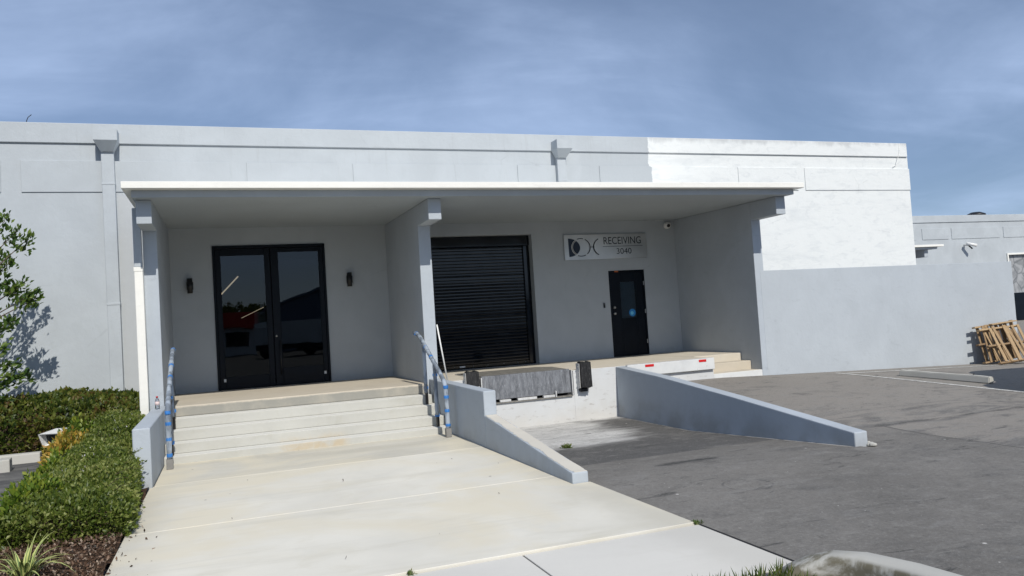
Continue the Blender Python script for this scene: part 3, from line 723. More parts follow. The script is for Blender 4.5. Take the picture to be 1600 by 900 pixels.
LV = thing('dock_leveller', (5.4, 14.9, -1.5), 'scuffed grey steel dock leveller plate in the loading dock', 'dock leveller')
prism('platform', [(14.20, -1.035), (14.20, -1.005), (15.0, -.985), (15.895, -1.022), (15.895, -1.06)], 4.50, 6.29, 'x', M['plate'], LV, .003)
lp = prism('lip', [(14.105, -1.46), (14.135, -1.46), (14.19, -1.02), (14.17, -1.0), (14.145, -1.012)], 4.485, 6.305, 'x', M['lip'], LV, .006, 2)
tube('hinge', [(4.49, 14.19, -1.02), (6.30, 14.19, -1.02)], .018, M['plate'], LV, 8)
for x0, x1 in ((4.455, 4.475), (6.318, 6.338)): box('side_frame', x0, x1, 14.08, 15.88, -1.512, FLOOR+.01, M['dirtywhite'], LV, .003)
for x0, x1 in ((4.80, 5.02), (5.16, 5.55), (5.69, 5.93)): box('keeper', x0, x1, 14.05, 14.12, -1.512, -1.468, M['dirtywhite'], LV, .003)
box('prop', 5.94, 5.965, 14.04, 14.1, -1.52, -1.40, M['dirtywhite'], LV, .002); box('sill_angle', 4.48, 6.31, 14.06, 14.16, -1.535, -1.513, M['plate'], LV, .003)
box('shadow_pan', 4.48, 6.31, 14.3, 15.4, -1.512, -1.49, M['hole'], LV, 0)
# bumpers: laminated rubber pads between steel angles
M['rubber'] = m_worn('black_laminated_rubber', (.007, .007, .008), (.022, .022, .023), (.16, .155, .15))
for x0, x1, zb, lab in ((4.125, 4.375, -1.19, 'short black rubber dock bumper behind the stepped wall'), (6.435, 6.675, -1.41, 'tall black rubber dock bumper beside the long sloping wall')):
    B = thing('dock_bumper', ((x0+x1)/2, 14.05, zb), lab, 'dock bumper', 'rubber dock bumpers')
    n_ = 9; w = (x1-x0-.02)/n_
    for i in range(n_):
        a = x0+.01+w*i
        j = random.uniform(-.006, .006)
        prism('rubber_pad', [(13.885+j, zb+.04+j), (14.055, zb+.02+j), (14.095, FLOOR+.02), (14.06, -.875+j), (13.905+j, -.885+j)], a+.0008, a+w-.0008, 'x', M['rubber'], B)
    for xx in (x0-.006, x1-.004): prism('steel_angle', [(13.96, zb+.03), (14.0995, zb-.0), (14.0995, -.90), (13.955, -.905)], xx, xx+.010, 'x', M['dirtywhite'], B)
    box('foot_plate', x0+.03, x1-.06, 14.0, 14.0985, zb-.05, zb+.015, M['rubber'], B, .004)
    for z in np.linspace(zb+.12, -.97, 4): tube('bolt', [(x0-.006, 13.99, z), (x0-.02, 13.99, z)], .014, M['steel'], B, 8)
# painted bump rail with reflectors
def m_chip():
    n = NT('chipped_white_paint'); a = n.noise(9, 6, .7, .3, (1, 1, .6)); b = n.noise(3, 5)
    col = n.mix(n.rng(b, .3, .7), (.54, .55, .55), (.63, .64, .63)); col = n.mix(n.rng(a, .655, .68), col, (.05, .045, .04)); return n.fin(col, .6, n.bump(a, .2, .004))
M['chip'] = m_chip(); M['red'] = m_plain('red_reflector', (.55, .012, .012), .3)
BR = thing('bump_rail', (8.6, 14.05, -1.27), 'chipped white bump rail with red reflectors along the dock edge', 'bump rail')
box('board', 7.52, 9.585, 14.02, 14.0995, -1.265, FLOOR+.004, M['chip'], BR, .008)
for x0, x1 in ((7.93, 8.13), (9.20, 9.38)): box('reflector', x0, x1, 14.014, 14.0198, -1.095, -1.045, M['red'], BR, .001)
box('rail_lip', 7.55, 9.58, 14.03, 14.14, FLOOR+.0045, FLOOR+.012, M['dirtywhite'], BR, .002)

# white pipe leaning on the dividing column
pp = tube('leaning_pipe', [(3.83, 14.17, FLOOR+.005), (3.676, 14.12, .03)], .014, M['whitemetal'], None, 10); tag(pp, 'thin white pipe leaning against the middle column by the shutter', 'pipe')

# ---------------------------------------------------------------- handrails wrapped in plastic and blue tape
def m_wrap():
    n = NT('crinkled_plastic_wrap'); a = n.noise(7, 3, .5, .6, (1, 1, .5)); t = n.t
    p = n.b; n.set(p.inputs['Base Color'], n.mix(n.rng(a, .38, .66), (.22, .255, .30), (.36, .41, .47))); p.inputs['Roughness'].default_value = .22
    t.links.new(n.bump(a, .7, .02), p.inputs['Normal'])
    tr = n.new('ShaderNodeBsdfTransparent'); mx = n.new('ShaderNodeMixShader'); n.set(mx.inputs[0], n.rng(a, .36, .60, .7, .97))
    t.links.new(tr.outputs[0], mx.inputs[1]); t.links.new(p.outputs[0], mx.inputs[2]); t.links.new(mx.outputs[0], n.out.inputs[0]); return n.m
M['wrap'] = m_wrap(); M['tape'] = m_plain('blue_masking_tape', (.03, .17, .48), .6, 0, .2, 20); M['railmetal'] = m_plain('dark_bronze_rail', (.018, .016, .015), .4)
M['postfoot'] = m_plain('grey_post_foot', (.20, .195, .185), .7)
def handrail(x, label, side):
    H = thing('handrail', (x, 13.2, -1.8), label, 'handrail', 'wrapped handrails of the entrance steps')
    path = [(x, 14.36, -.095), (x, 14.10, -.125), (x, 13.95, -.17), (x, 12.62, -.80), (x, 12.44, -.90), (x, 12.36, -1.0), (x, 12.345, -1.12), (x, 12.345, -1.66)]
    tube('top_rail', path, .024, M['railmetal'], H, 10)
    def wrap(pth, rad):
        P = []; rs = []
        for a, b in zip(pth[:-1], pth[1:]):
            a = Vector(a); b = Vector(b); k = max(2, int((b-a).length/.05))
            for i in range(k): P.append(a+(b-a)*i/k); rs.append(rad*random.uniform(.92, 1.12))
        P.append(Vector(pth[-1])); rs.append(rad); return P, rs
    P, rs = wrap(path, .037); tube('plastic_wrap', P, rs, M['wrap'], H, 9)
    for y, zt_, zb in ((13.68, -.30, -1.372), (12.98, -.635, -1.692)):
        box('post', x-.02, x+.02, y-.04, y+.04, zb, zt_, M['railmetal'], H, .004)
        P, rs = wrap([(x-.015, y-.03, zb+.2), (x-.01, y-.02, zt_)], .034); tube('plastic_wrap', P, rs, M['wrap'], H, 8)
    box('post_foot', x-.045, x+.045, 12.30, 12.39, -1.797, -1.655, M['postfoot'], H, .004)
    def band(p, rad, d=(0, 0, 1)):
        d = Vector(d).normalized()*.024; p = Vector(p)
        t = tube('tape_band', [p-d, p, p+d], [rad*.90, rad*.94, rad*.90], M['tape'], H, 9, False)
        for q in range(1 if random.random() < .5 else 0):
            a = random.uniform(0, 6.28); e = Vector((math.cos(a), math.sin(a), random.uniform(-.6, .4)))*random.uniform(.03, .06)
            c = p+e.normalized()*rad*.8; w = Vector((-e.y, e.x, .3)).normalized()*.012
            mesh('tape_tail', [c-w, c+w, c+w+e, c-w*.5+e, (c-w)+Vector((.002, .002, .002)), (c+w)+Vector((.002, .002, .002)), c+w+e+Vector((.002, .002, .002)), c-w*.5+e+Vector((.002, .002, .002))],
                 [[0, 1, 2, 3], [7, 6, 5, 4], [0, 4, 5, 1], [1, 5, 6, 2], [2, 6, 7, 3], [3, 7, 4, 0]], M['tape'], t)
    dr = (0, 1.33, .63)
    for y, z in ((14.16, -.118), (13.55, -.36), (13.2, -.525)): band((x, y, z), .043, dr)
    for z in (-.99, -1.15, -1.37, -1.60): band((x, 12.345, z), .045)
    for y, z in ((13.68, -1.08), (12.98, -.82), (12.98, -1.50)): band((x-.006, y-.01, z), .047)
    return H
handrail(3.30, 'plastic-wrapped handrail with blue tape beside the stepped ramp wall', 1)
handrail(-.835, 'plastic-wrapped handrail with blue tape beside the cheek wall', -1)

# drink bottle on the cheek wall
BT = thing('bottle', (-1.06, 13.55, -1.02), 'small clear plastic bottle with red cap on the cheek wall', 'bottle')
def lathe(name, c, prof, mat, parent, seg=16):
    V = []; F = []
    for r_, z in prof:
        for k in range(seg): a = 2*math.pi*k/seg; V.append((c[0]+r_*math.cos(a), c[1]+r_*math.sin(a), c[2]+z))
    n = len(prof)
    for i in range(n-1):
        for k in range(seg): F.append([i*seg+k, i*seg+(k+1) % seg, (i+1)*seg+(k+1) % seg, (i+1)*seg+k])
    F.append(list(range(seg))[::-1]); F.append([(n-1)*seg+k for k in range(seg)]); return mesh(name, V, F, mat, parent, True)
M['pet'] = m_glass('clear_plastic', .18, (1.5, 1.5, 1.5)); M['redcap'] = m_plain('red_cap', (.45, .03, .03), .4); M['labelw'] = m_plain('bottle_label', (.62, .50, .48), .5)
bc = (-1.06, 13.55, -1.0195)
lathe('body', bc, [(.030, 0), (.034, .01), (.034, .06), (.030, .075), (.034, .09), (.034, .125), (.026, .15), (.014, .17), (.014, .18)], M['pet'], BT)
lathe('wrapper', bc, [(.0352, .062), (.0352, .12)], M['labelw'], BT); lathe('cap', bc, [(.016, .178), (.016, .20), (.014, .203)], M['redcap'], BT)

# ---------------------------------------------------------------- right-hand yard wall
lw = prism('yard_wall', [(10.97, -2.3), (18.60, -2.3), (18.60, .705), (10.97, .757)], 14.096, 14.30, 'y', M['low'], None, .004, 1)
tag(lw, 'plain grey stucco yard wall running on from the right column', 'wall')
# parking lines, wheel stop
def m_line():
    n = NT('worn_line_paint'); a = n.noise(18, 5, .7); b = n.noise(3, 4)
    return n.fin(n.mix(n.mul(n.rng(a, .46, .62), .75), (.62, .61, .57), (.2, .195, .185)), .8, n.bump(n.noise(45, 4), .4, .005))
M['line'] = m_line()
def strip(name, pts, w, label):
    V = []; F = []
    P = []
    for (a, b) in zip(pts[:-1], pts[1:]):
        a = Vector(a); b = Vector(b); k = max(1, int((b-a).length/.25))
        for i in range(k): P.append(a+(b-a)*i/k)
    P.append(Vector(pts[-1]))
    for i, p in enumerate(P):
        t = (P[min(i+1, len(P)-1)]-P[max(i-1, 0)]).normalized(); nrm = Vector((-t.y, t.x))
        for s in (-1, 1):
            q = p+nrm*w/2*s; V.append((q.x, q.y, ground(q.x, q.y)+.006))
    for i in range(len(P)-1): F.append([2*i, 2*i+1, 2*i+3, 2*i+2])
    return tag(mesh(name, V, F, M['line'], recalc=True), label, 'marking', kind='structure')
strip('parking_line', [(12.48, 13.75), (12.66, 11.7), (12.86, 9.6), (13.1, 7.0)], .10, 'worn white parking line along the wheel stop')
strip('parking_line', [(12.6, 13.55), (14.4, 13.5), (17.5, 13.4)], .09, 'faint white parking line near the foot of the yard wall')
WS = thing('wheel_stop', (13.3, 11.7, ground(13.3, 11.7)), 'grey concrete wheel stop beside the white parking line', 'wheel stop')
zb = ground(13.3, 11.7)
wrot = Matrix.Rotation(R(8), 3, 'Z')
bm = bmesh.new(); pr_ = [(-.085, 0), (.085, 0), (.065, .125), (-.065, .125)]
rings = []
for t in np.linspace(-.93, .93, 9):
    rings.append([bm.verts.new((13.3+(wrot @ Vector((a, t, 0))).x, 11.7+(wrot @ Vector((a, t, 0))).y, ground(13.3, 11.7+t)+.004+b*random.uniform(.93, 1.04))) for a, b in pr_])
for a, b in zip(rings[:-1], rings[1:]):
    for k in range(4): bm.faces.new((a[k], a[(k+1) % 4], b[(k+1) % 4], b[k]))
bm.faces.new(rings[0][::-1]); bm.faces.new(rings[-1]); bmesh.ops.recalc_face_normals(bm, faces=bm.faces)
bmesh.ops.bevel(bm, geom=[e for e in bm.edges if e.calc_face_angle(0) > .5], offset=.015, segments=2, affect='EDGES')
from_bm('stop_body', bm, M['kerb'], WS)
for t in (-.6, .6):
    q = wrot @ Vector((0, t, 0)); tube('pin', [(13.3+q.x, 11.7+q.y, zb+.11), (13.3+q.x, 11.7+q.y, zb+.135)], .014, M['black'], WS, 8)

# ---------------------------------------------------------------- pallets leaning on the yard wall
def m_wood():
    n = NT('weathered_pallet_wood'); oi = n.new('ShaderNodeObjectInfo'); a = n.noise(4, 5, .65, .8, (6, 6, 6)); b = n.noise(22, 5, .7, .3, (3, 3, 1))
    col = n.mix(oi.outputs['Random'], (.20, .13, .075), (.46, .33, .19)); col = n.mix(n.mul(n.rng(a, .45, .7), .5), col, (.20, .13, .08)); col = n.mix(n.mul(n.rng(b, .5, .75), .35), col, (.14, .09, .06))
    return n.fin(col, .85, n.bump(b, .4, .004), spec=.2)
M['wood'] = m_wood()
def pallet(label, x, ybase, lean, roll_, skip=()):
    """standing on edge: stringers run along x, deck boards up the slope"""
    zb = ground(x, ybase)
    Pq = thing('wooden_pallet', (x, ybase, zb), label, 'pallet', 'wooden pallets leaning on the yard wall')
    rot = Matrix.Rotation(lean, 3, 'X') @ Matrix.Rotation(roll_, 3, 'Y')
    def part(name, a0, a1, b0, b1, c0, c1, tw=0.):
        bm = bmesh.new(); bm_box(bm, a0, a1, b0, b1, c0, c1, .004, None)
        for v in bm.verts:
            p = v.co.copy(); cx = (a0+a1)/2; p.x = cx+(p.x-cx)+tw*(p.z-.45); v.co = Vector((x, ybase, zb+.02)) + rot @ p
        from_bm(name, bm, M['wood'], Pq)
    for z in (0.0, .44, .86): part('stringer', random.uniform(-.16, -.02) if z else .0, 1.22, -.045, .045, z, z+.04)
    n_ = 7
    for i in range(n_):
        a = .16+i*.155
        if i in skip: continue
        part('deck_board', a, a+random.uniform(.075, .125), -.064, -.0455, random.uniform(-.01, .03), random.uniform(.87, .93), random.uniform(-.10, .10))
    for i in range(4):
        a = .12+i*.31; part('base_board', a, a+.1, .0455, .062, -.005, .905, random.uniform(-.03, .03))
pallet('wooden pallet leaning nearest the yard wall', 16.93, 13.74, R(-10), R(-3), ())
pallet('wooden pallet leaning in front against another pallet', 17.02, 13.42, R(-24), R(-2), (2,))
bd = box('loose_board', 17.25, 18.1, 13.70, 13.80, -.80, -.775, M['wood'], None, .003, Matrix.Rotation(R(-3), 3, 'Y'))
tag(bd, 'loose board lying on top of the leaning pallets', 'board')

# ---------------------------------------------------------------- building at the back right
RB = thing('warehouse', (46, 33, -2.2), 'distant pale grey warehouse with panelled parapet beyond the yard wall', 'building')
holed_wall('wall', 24, 70, -2.2, 4.034, 33.0, 33.3, [(43.25, 48.0, -2.2, 2.09)], M['grey'], RB)
box('parapet', 24, 70, 32.95, 33.4, 4.036, 4.437, M['grey'], RB, .012)
for a, b in ((25, 30.5), (31, 36.3), (36.78, 38.75), (39.0, 42.78), (43.1, 46.6), (47, 51)): box('panel', a, b, 32.972, 32.9995, 3.08, 3.70, M['grey'], RB, .004)
box('roof', 24, 70, 33.41, 60, 3.5, 3.7, M['grey'], RB, 0)
rc = box('canopy', 25.3, 33.2, 28.95, 32.999, 2.24, 2.345, M['greyblue'], RB, .004); box('fascia', 25.2, 33.48, 28.8, 32.998, 2.347, 2.45, M['white'], rc, .005)
prism('fin_wall', [(29.9, -2.2), (32.999, -2.2), (32.999, 2.238), (29.15, 2.238), (29.15, 1.87), (29.9, 1.87)], 32.55, 32.8, 'x', M['greyblue'], RB, .01)
frame_rect('gate_frame', 43.2, 48.05, -2.2, 2.14, .1, .1, .1, 0, 32.93, 32.999, M['white'], RB)
def m_graf():
    n = NT('painted_shutter'); a = n.noise(1.6, 5, .6, 1.5); v = n.voronoi(1.1, 'DISTANCE_TO_EDGE')
    c = n.mix(n.rng(a, .4, .6), (.22, .23, .24), (.34, .35, .36)); c = n.mix(n.mul(n.rng(v, .06, .02), .5), c, (.06, .07, .08)); return n.fin(c, .7)
M['graf'] = m_graf()
box('shutter', 43.25, 48.0, 33.15, 33.2, -.2, 2.09, M['graf'], RB, 0); box('shutter_base', 43.25, 48.0, 33.12, 33.22, -2.2, -.21, M['navy'], RB, 0)
VT = thing('roof_vent', (42.8, 34.5, 3.7), 'dark mushroom vent on the distant warehouse roof', 'roof vent')
tube('stack', [(42.9, 34.5, 3.69), (42.9, 34.5, 4.62)], .3, M['grey'], VT, 14); tube('cowl', [(42.9, 34.5, 4.58), (42.9, 34.5, 4.68), (42.9, 34.5, 4.80)], [.55, .52, .25], M['black'], VT, 18)
SC2 = thing('security_camera', (39.9, 32.9, 2.6), 'small white bullet camera on the distant warehouse wall', 'camera')
tube('bracket', [(39.9, 32.998, 2.7), (39.9, 32.75, 2.7)], .05, M['whitemetal'], SC2, 8); tube('body', [(39.75, 32.72, 2.78), (40.15, 32.4, 2.62)], .09, M['whitemetal'], SC2, 10)
tube('arm', [(39.9, 32.75, 2.7), (40.05, 32.6, 2.45)], .04, M['black'], SC2, 8)

# ---------------------------------------------------------------- van parked just outside the frame (throws the shadow on the lot)
VN = thing('delivery_van', (15.4, 8.7, -1.82), 'white delivery van parked nose to the wheel stop', 'van')
M['vanwhite'] = m_plain('van_paint', (.72, .72, .70), .3, 0, .03); M['vanglass'] = m_plain('van_glass', (.02, .025, .03), .08); M['tyre'] = m_plain('tyre_rubber', (.02, .02, .02), .8)
zv = -1.82
prism('body', [(12.98, zv+.35), (12.95, zv+.75), (13.15, zv+1.0), (13.75, zv+1.15), (14.85, zv+2.45), (15.2, zv+2.62), (18.3, zv+2.62), (18.42, zv+2.4), (18.42, zv+.35)], 7.72, 9.70, 'y', M['vanwhite'], VN, .06, 2)
prism('windscreen', [(13.86, zv+1.26), (13.82, zv+1.28), (14.74, zv+2.36), (14.79, zv+2.35)], 7.87, 9.55, 'y', M['vanglass'], VN)
for y in (7.712, 9.69): prism('side_window', [(14.15, zv+1.35), (14.75, zv+2.05), (15.4, zv+2.05), (15.4, zv+1.35)], y, y+.018, 'y', M['vanglass'], VN)
for x in (13.8, 17.3):
    for y in (7.70, 9.50): wv = tube('wheel', [(x, y, zv+.35), (x, y+.22, zv+.35)], .35, M['tyre'], VN, 22); tube('rim', [(x, y-.004, zv+.35), (x, y+.224, zv+.35)], .2, M['steel'], wv, 16)
for y in (7.95, 9.25): box('headlight', 12.955, 12.99, y, y+.25, zv+.72, zv+.92, M['steel'], VN, .005)
box('bumper', 12.90, 12.97, 7.8, 9.62, zv+.35, zv+.62, M['black'], VN, .02)

# ---------------------------------------------------------------- kerbs
kb = box('kerb', -14, -2.98, 15.02, 15.21, -1.9, -1.665, M['kerb'], None, .02, seg=2); tag(kb, 'weathered concrete kerb in front of the dark hedge', 'kerb')
kb = box('kerb', -9, -3.22, 13.85, 14.15, -1.85, -1.63, M['kerb'], None, .02, Matrix.Rotation(R(6), 3, 'Z'), seg=2); tag(kb, 'loose concrete kerb block on the side drive', 'kerb')
kb = box('kerb', -2.555, -2.362, 5.9, 14.0, -1.9, -1.775, M['kerb'], None, .015, seg=2); tag(kb, 'flush concrete edging between flower bed and side drive', 'kerb')
kpath = [(3.98, -4, -1.645), (3.95, 1.5, -1.645), (3.93, 3.2, -1.645), (3.885, 3.75, -1.645), (3.81, 4.08, -1.65), (3.71, 4.25, -1.665), (3.60, 4.36, -1.71), (3.50, 4.42, -1.765), (3.42, 4.45, -1.815)]
bm = bmesh.new(); rings = []
for i, p in enumerate(kpath):
    a = Vector(kpath[max(i-1, 0)]); b = Vector(kpath[min(i+1, len(kpath)-1)]); t = (b-a); t.z = 0; t.normalize(); nv = Vector((-t.y, t.x, 0))
    w = .105; zt_ = p[2]; ring = []
    for o_, z in ((-w-.02, -1.95), (-w, zt_-.05), (-w+.02, zt_-.016), (-w+.05, zt_), (w-.05, zt_), (w-.015, zt_-.018), (w, zt_-.06), (w+.015, -1.95)): ring.append(bm.verts.new(Vector((p[0], p[1], z))+nv*o_))
    rings.append(ring)
for a, b in zip(rings[:-1], rings[1:]):
    for k in range(7): bm.faces.new((a[k], a[k+1], b[k+1], b[k]))
bm.faces.new(rings[0]); bm.faces.new(rings[-1][::-1])
def mossy(n, col):
    X, Y, Z = n.xyz()
    return n.mix(n.mul(n.rng(n.noise(5, 5, .65, .4), .32, .55), n.rng(Z, -1.655, -1.68), .85), col, (.10, .085, .045))
M['kerbmoss'] = m_concrete('mossy_kerb_concrete', (.47, .46, .42), 1.4, edge_dirt=mossy)
tag(from_bm('kerb', bm, M['kerbmoss'], None, True), 'rounded concrete kerb end with a mossy side beside the grass', 'kerb')
tag(grid('lawn_soil', -8, 3.9, -4, 4.41, 30, 20, lambda x, y: -1.812+bump_z(x, y, .006), M['soil']), 'bare soil under the grass verge', 'ground', kind='structure')

# ---------------------------------------------------------------- foliage
def m_leaf(name, cols, rough=.45, trans=.3):
    n = NT(name); at = n.new('ShaderNodeAttribute'); at.attribute_name = 'rnd'
    rp = n.new('ShaderNodeValToRGB'); el = rp.color_ramp.elements
    for i, c in enumerate(cols):
        e = el[i] if i < 2 else el.new(1.); e.position = i/(len(cols)-1); e.color = (*c, 1)
    for i, c in enumerate(cols): el[i].position = i/(len(cols)-1); el[i].color = (*c, 1)
    n.t.links.new(at.outputs['Fac'], rp.inputs[0]); n.fin(rp.outputs[0], rough, None, 0, .4)
    tl = n.new('ShaderNodeBsdfTranslucent'); n.set(tl.inputs[0], n.mix(.5, rp.outputs[0], (.16, .2, .03), 'ADD'))
    mx = n.new('ShaderNodeMixShader'); mx.inputs[0].default_value = trans
    n.t.links.new(n.b.outputs[0], mx.inputs[1]); n.t.links.new(tl.outputs[0], mx.inputs[2]); n.t.links.new(mx.outputs[0], n.out.inputs[0]); return n.m
def leaves(name, P, N, length, aspect, mat, parent=None, jit=.8, fold=.25, lvar=.35, rnd=None):
    """many small folded leaves: P base points, N preferred directions"""
    P = np.asarray(P, float); n = len(P); D = np.asarray(N, float)+rng.normal(0, jit, (n, 3)); D /= np.linalg.norm(D, axis=1)[:, None]+1e-9
    S = np.cross(D, rng.normal(0, 1, (n, 3))); S /= np.linalg.norm(S, axis=1)[:, None]+1e-9; U = np.cross(S, D)
    L = length*(1+rng.uniform(-lvar, lvar, n))[:, None]; Wd = L*aspect/2
    mid = P+D*L*.5
    V = np.stack([P, mid+S*Wd+U*Wd*fold*2, P+D*L-U*L*.08, mid-S*Wd+U*Wd*fold*2], 1).reshape(-1, 3)
    c = (V.min(0)+V.max(0))/2
    me = bpy.data.meshes.new(name); me.vertices.add(4*n); me.vertices.foreach_set('co', (V-c).ravel().astype('f4'))
    k = np.arange(n)[:, None]*4; T = np.concatenate([k+[0, 1, 2], k+[0, 2, 3]], 1).ravel()
    me.loops.add(6*n); me.loops.foreach_set('vertex_index', T.astype('i4'))
    me.polygons.add(2*n); me.polygons.foreach_set('loop_start', np.arange(0, 6*n, 3, dtype='i4')); me.polygons.foreach_set('loop_total', np.full(2*n, 3, 'i4'))
    at = me.attributes.new('rnd', 'FLOAT', 'POINT'); r = rng.random(n) if rnd is None else np.clip(rnd, 0, 1); at.data.foreach_set('value', np.repeat(r, 4).astype('f4'))
    me.update(); me.validate(); me.materials.append(mat)
    o = bpy.data.objects.new(name, me); return link(o, parent, Vector(c))
M['bark'] = m_plain('bark', (.10, .075, .055), .9, 0, .3, 20, .5); M['twig'] = m_plain('hedge_twigs', (.06, .04, .025), .9, 0, .3, 20)
M['boxleaf'] = m_leaf('small_hedge_leaves', [(.020, .038, .007), (.066, .100, .014), (.135, .175, .028), (.27, .29, .09)])
M['limeleaf'] = m_leaf('lime_shrub_leaves', [(.05, .10, .012), (.13, .20, .02), (.25, .28, .035)])
M['goldleaf'] = m_leaf('golden_shrub_leaves', [(.06, .09, .012), (.30, .24, .03), (.50, .33, .06), (.42, .22, .05)])
M['darkleaf'] = m_leaf('dark_hedge_leaves', [(.012, .024, .007), (.028, .052, .010), (.075, .105, .018), (.15, .17, .03), (.10, .06, .02)])
M['treeleaf'] = m_leaf('tree_leaves', [(.016, .042, .010), (.040, .088, .015), (.085, .145, .022), (.15, .20, .035)])
M['flower'] = m_plain('white_flower', (.65, .63, .66), .6)
def vnoise(x, y, s=0.):
    return (np.sin(x*3.1+y*2.3+s)+np.sin(x*5.7-y*4.1+s*2)+np.sin(-x*2.2+y*6.3+s*3)*.7+np.sin(x*11+y*9+s)*.35)/3.05
def hedge(name, label, x0, x1, y0, y1, ht, n, length, aspect, mat, zb=-1.8, seed=0., r=.28, skew=None):
    H = thing(name, ((x0+x1)/2, (y0+y1)/2, zb), label, 'hedge')
    def top(x, y):
        e = np.minimum(np.minimum(x-x0, x1-x), np.minimum(y-y0, y1-y)); e = np.clip(e/r, 0, 1)
        return ht(x, y)*(.45+.55*np.sqrt(np.clip(1-(1-e)**2, 0, 1)))*(1+.13*vnoise(x, y, seed))
    # woody, shaded inner mass under the leaves
    gx, gy = 26, max(20, int((y1-y0)*12)); V = []; F = []
    for j in range(gy+1):
        for i in range(gx+1):
            x = x0+.07+(x1-x0-.14)*i/gx; y = y0+.07+(y1-y0-.14)*j/gy; edge = i in (0, gx) or j in (0, gy); xs_ = x+(float(skew(np.array(y)))*(x-x0)/(x1-x0) if skew else 0)
            V.append((xs_, y, zb-.03 if edge else zb+float(top(np.array(x), np.array(y)))*.80+.02*math.sin(i*2.1+j*1.7)))
    for j in range(gy):
        for i in range(gx): a = j*(gx+1)+i; F.append([a, a+1, a+gx+2, a+gx+1])
    mesh('stems', V, F, M['twig'], H)
    x = rng.uniform(x0, x1, n); y = rng.uniform(y0, y1, n); h = top(x, y); t = rng.random(n)
    side = rng.random(n) < .38                                  # cover the vertical flanks as well
    dx = np.minimum(x-x0, x1-x); dy = np.minimum(y-y0, y1-y)
    s1 = side & (rng.random(n) < (y1-y0)/((y1-y0)+(x1-x0))); s2 = side & ~s1
    x = np.where(s1, np.where(rng.random(n) < .5, x0, x1)+rng.normal(0, .03, n), x); y = np.where(s2, np.where(rng.random(n) < .5, y0, y1)+rng.normal(0, .03, n), y)
    xi = np.clip(x, x0+.05, x1-.05); yi = np.clip(y, y0+.05, y1-.05); h = top(xi, yi)
    z = np.where(side, zb+h*rng.random(n)**.8*1.0, zb+h*(1-.16*rng.random(n)**1.5)+rng.exponential(.012, n))
    Nn = np.stack([np.where(s1, np.sign(x-(x0+x1)/2), 0), np.where(s2, np.sign(y-(y0+y1)/2), 0), np.where(side, .5, 1.)], 1)
    rr = rng.random(n)*.65+.26+.30*vnoise(x*1.3, y*1.3, seed+4) + .12*rng.normal(0, 1, n)
    if skew: x = x+skew(y)*np.clip((x-x0)/(x1-x0), 0, 1)
    leaves('foliage', np.stack([x, y, z], 1), Nn, length, aspect, mat, H, .75, rnd=rr)
    return H, top
H1, top1 = hedge('hedge', 'clipped dark green small-leaved hedge with tiny white flowers along the walkway', -2.03, -1.14, 8.3, 14.6, lambda x, y: .37+.055*(y-8.5)+.02*np.sin(y*2), 60000, .045, .55, M['boxleaf'], skew=lambda y: .15*np.clip((10.7-y)/1.9, 0, 1))
# flowers and long sprigs of that hedge
fp = []
for i in range(110):
    x = random.uniform(-2.0, -1.05); y = random.uniform(8.6, 14.4); fp.append((x, y, -1.8+float(top1(np.array(x), np.array(y)))+.015))
fo = leaves('flowers', np.array(fp), np.tile([0, -.5, .8], (110, 1)), .038, .5, M['flower'], H1, .8); 
sp_v = []; sp_p = []; sp_n = []
for i in range(46):
    y = random.uniform(8.6, 11.2) if i < 30 else random.uniform(11.2, 14); x = -1.16 if i < 30 else random.uniform(-2.0, -1.2)
    z = -1.8+random.uniform(.12, .5) if i < 30 else -1.8+float(top1(np.array(x), np.array(y)))-.02
    d = Vector((random.uniform(.5, 1), random.uniform(-.4, .4), random.uniform(-.1, .5))) if i < 30 else Vector((random.uniform(-.3, .3), random.uniform(-.3, .3), 1))
    d = d.normalized()*random.uniform(.08, .22); p = Vector((x, y, z)); sp_v.append(tube_data([p, p+d*.6, p+d+Vector((0, 0, -.01))], [.003, .0025, .0015], 4))
    for k in range(9):
        q = p+d*random.uniform(.25, 1); sp_p.append(q[:]); sp_n.append(d.normalized()[:])
V, F = merge(sp_v); tag(mesh('sprigs', V, F, M['twig'], H1), kind='stuff'); leaves('sprig_leaves', sp_p, sp_n, .035, .5, M['boxleaf'], H1, .7)
def shrub(label, c, rx, ry, h, n, length, aspect, mat, name='shrub', lo=0.):
    S = thing(name, (c[0], c[1], c[2]), label, 'shrub')
    u = rng.random(n)*2*np.pi; v = rng.random(n)**.55*np.pi/2; rad = .72+.28*rng.random(n); k = 1+.18*np.sin(u*3+c[0]*9)+.10*np.sin(u*5+v*6)
    x = c[0]+rx*np.sin(v)*np.cos(u)*rad*k; y = c[1]+ry*np.sin(v)*np.sin(u)*rad*k; z = c[2]+h*np.cos(v)*rad*k+.03+rng.random(n)*.05
    Nn = np.stack([np.sin(v)*np.cos(u), np.sin(v)*np.sin(u), np.cos(v)+.5], 1)
    st = []
    for i in range(14):
        a = random.uniform(0, 6.28); q = Vector((c[0]+rx*.6*math.cos(a), c[1]+ry*.6*math.sin(a), c[2]+h*random.uniform(.5, .85))); b = Vector((c[0]+.05*math.cos(a), c[1]+.05*math.sin(a), c[2]-.02))
        st.append(tube_data([b, (b+q)/2+Vector((0, 0, .03)), q], [.008, .006, .003], 5))
    V, F = merge(st); mesh('stems', V, F, M['twig'], S); leaves('foliage', np.stack([x, y, z], 1), Nn, length, aspect, mat, S, .6); return S
shrub('lime green leafy shrub at the front corner of the hedge', (-1.90, 9.2, -1.8), .36, .8, .42, 4200, .055, .55, M['limeleaf'])
shrub('lime green leafy shrub midway along the hedge by the drive', (-1.94, 10.7, -1.8), .27, .65, .46, 3200, .055, .55, M['limeleaf'])
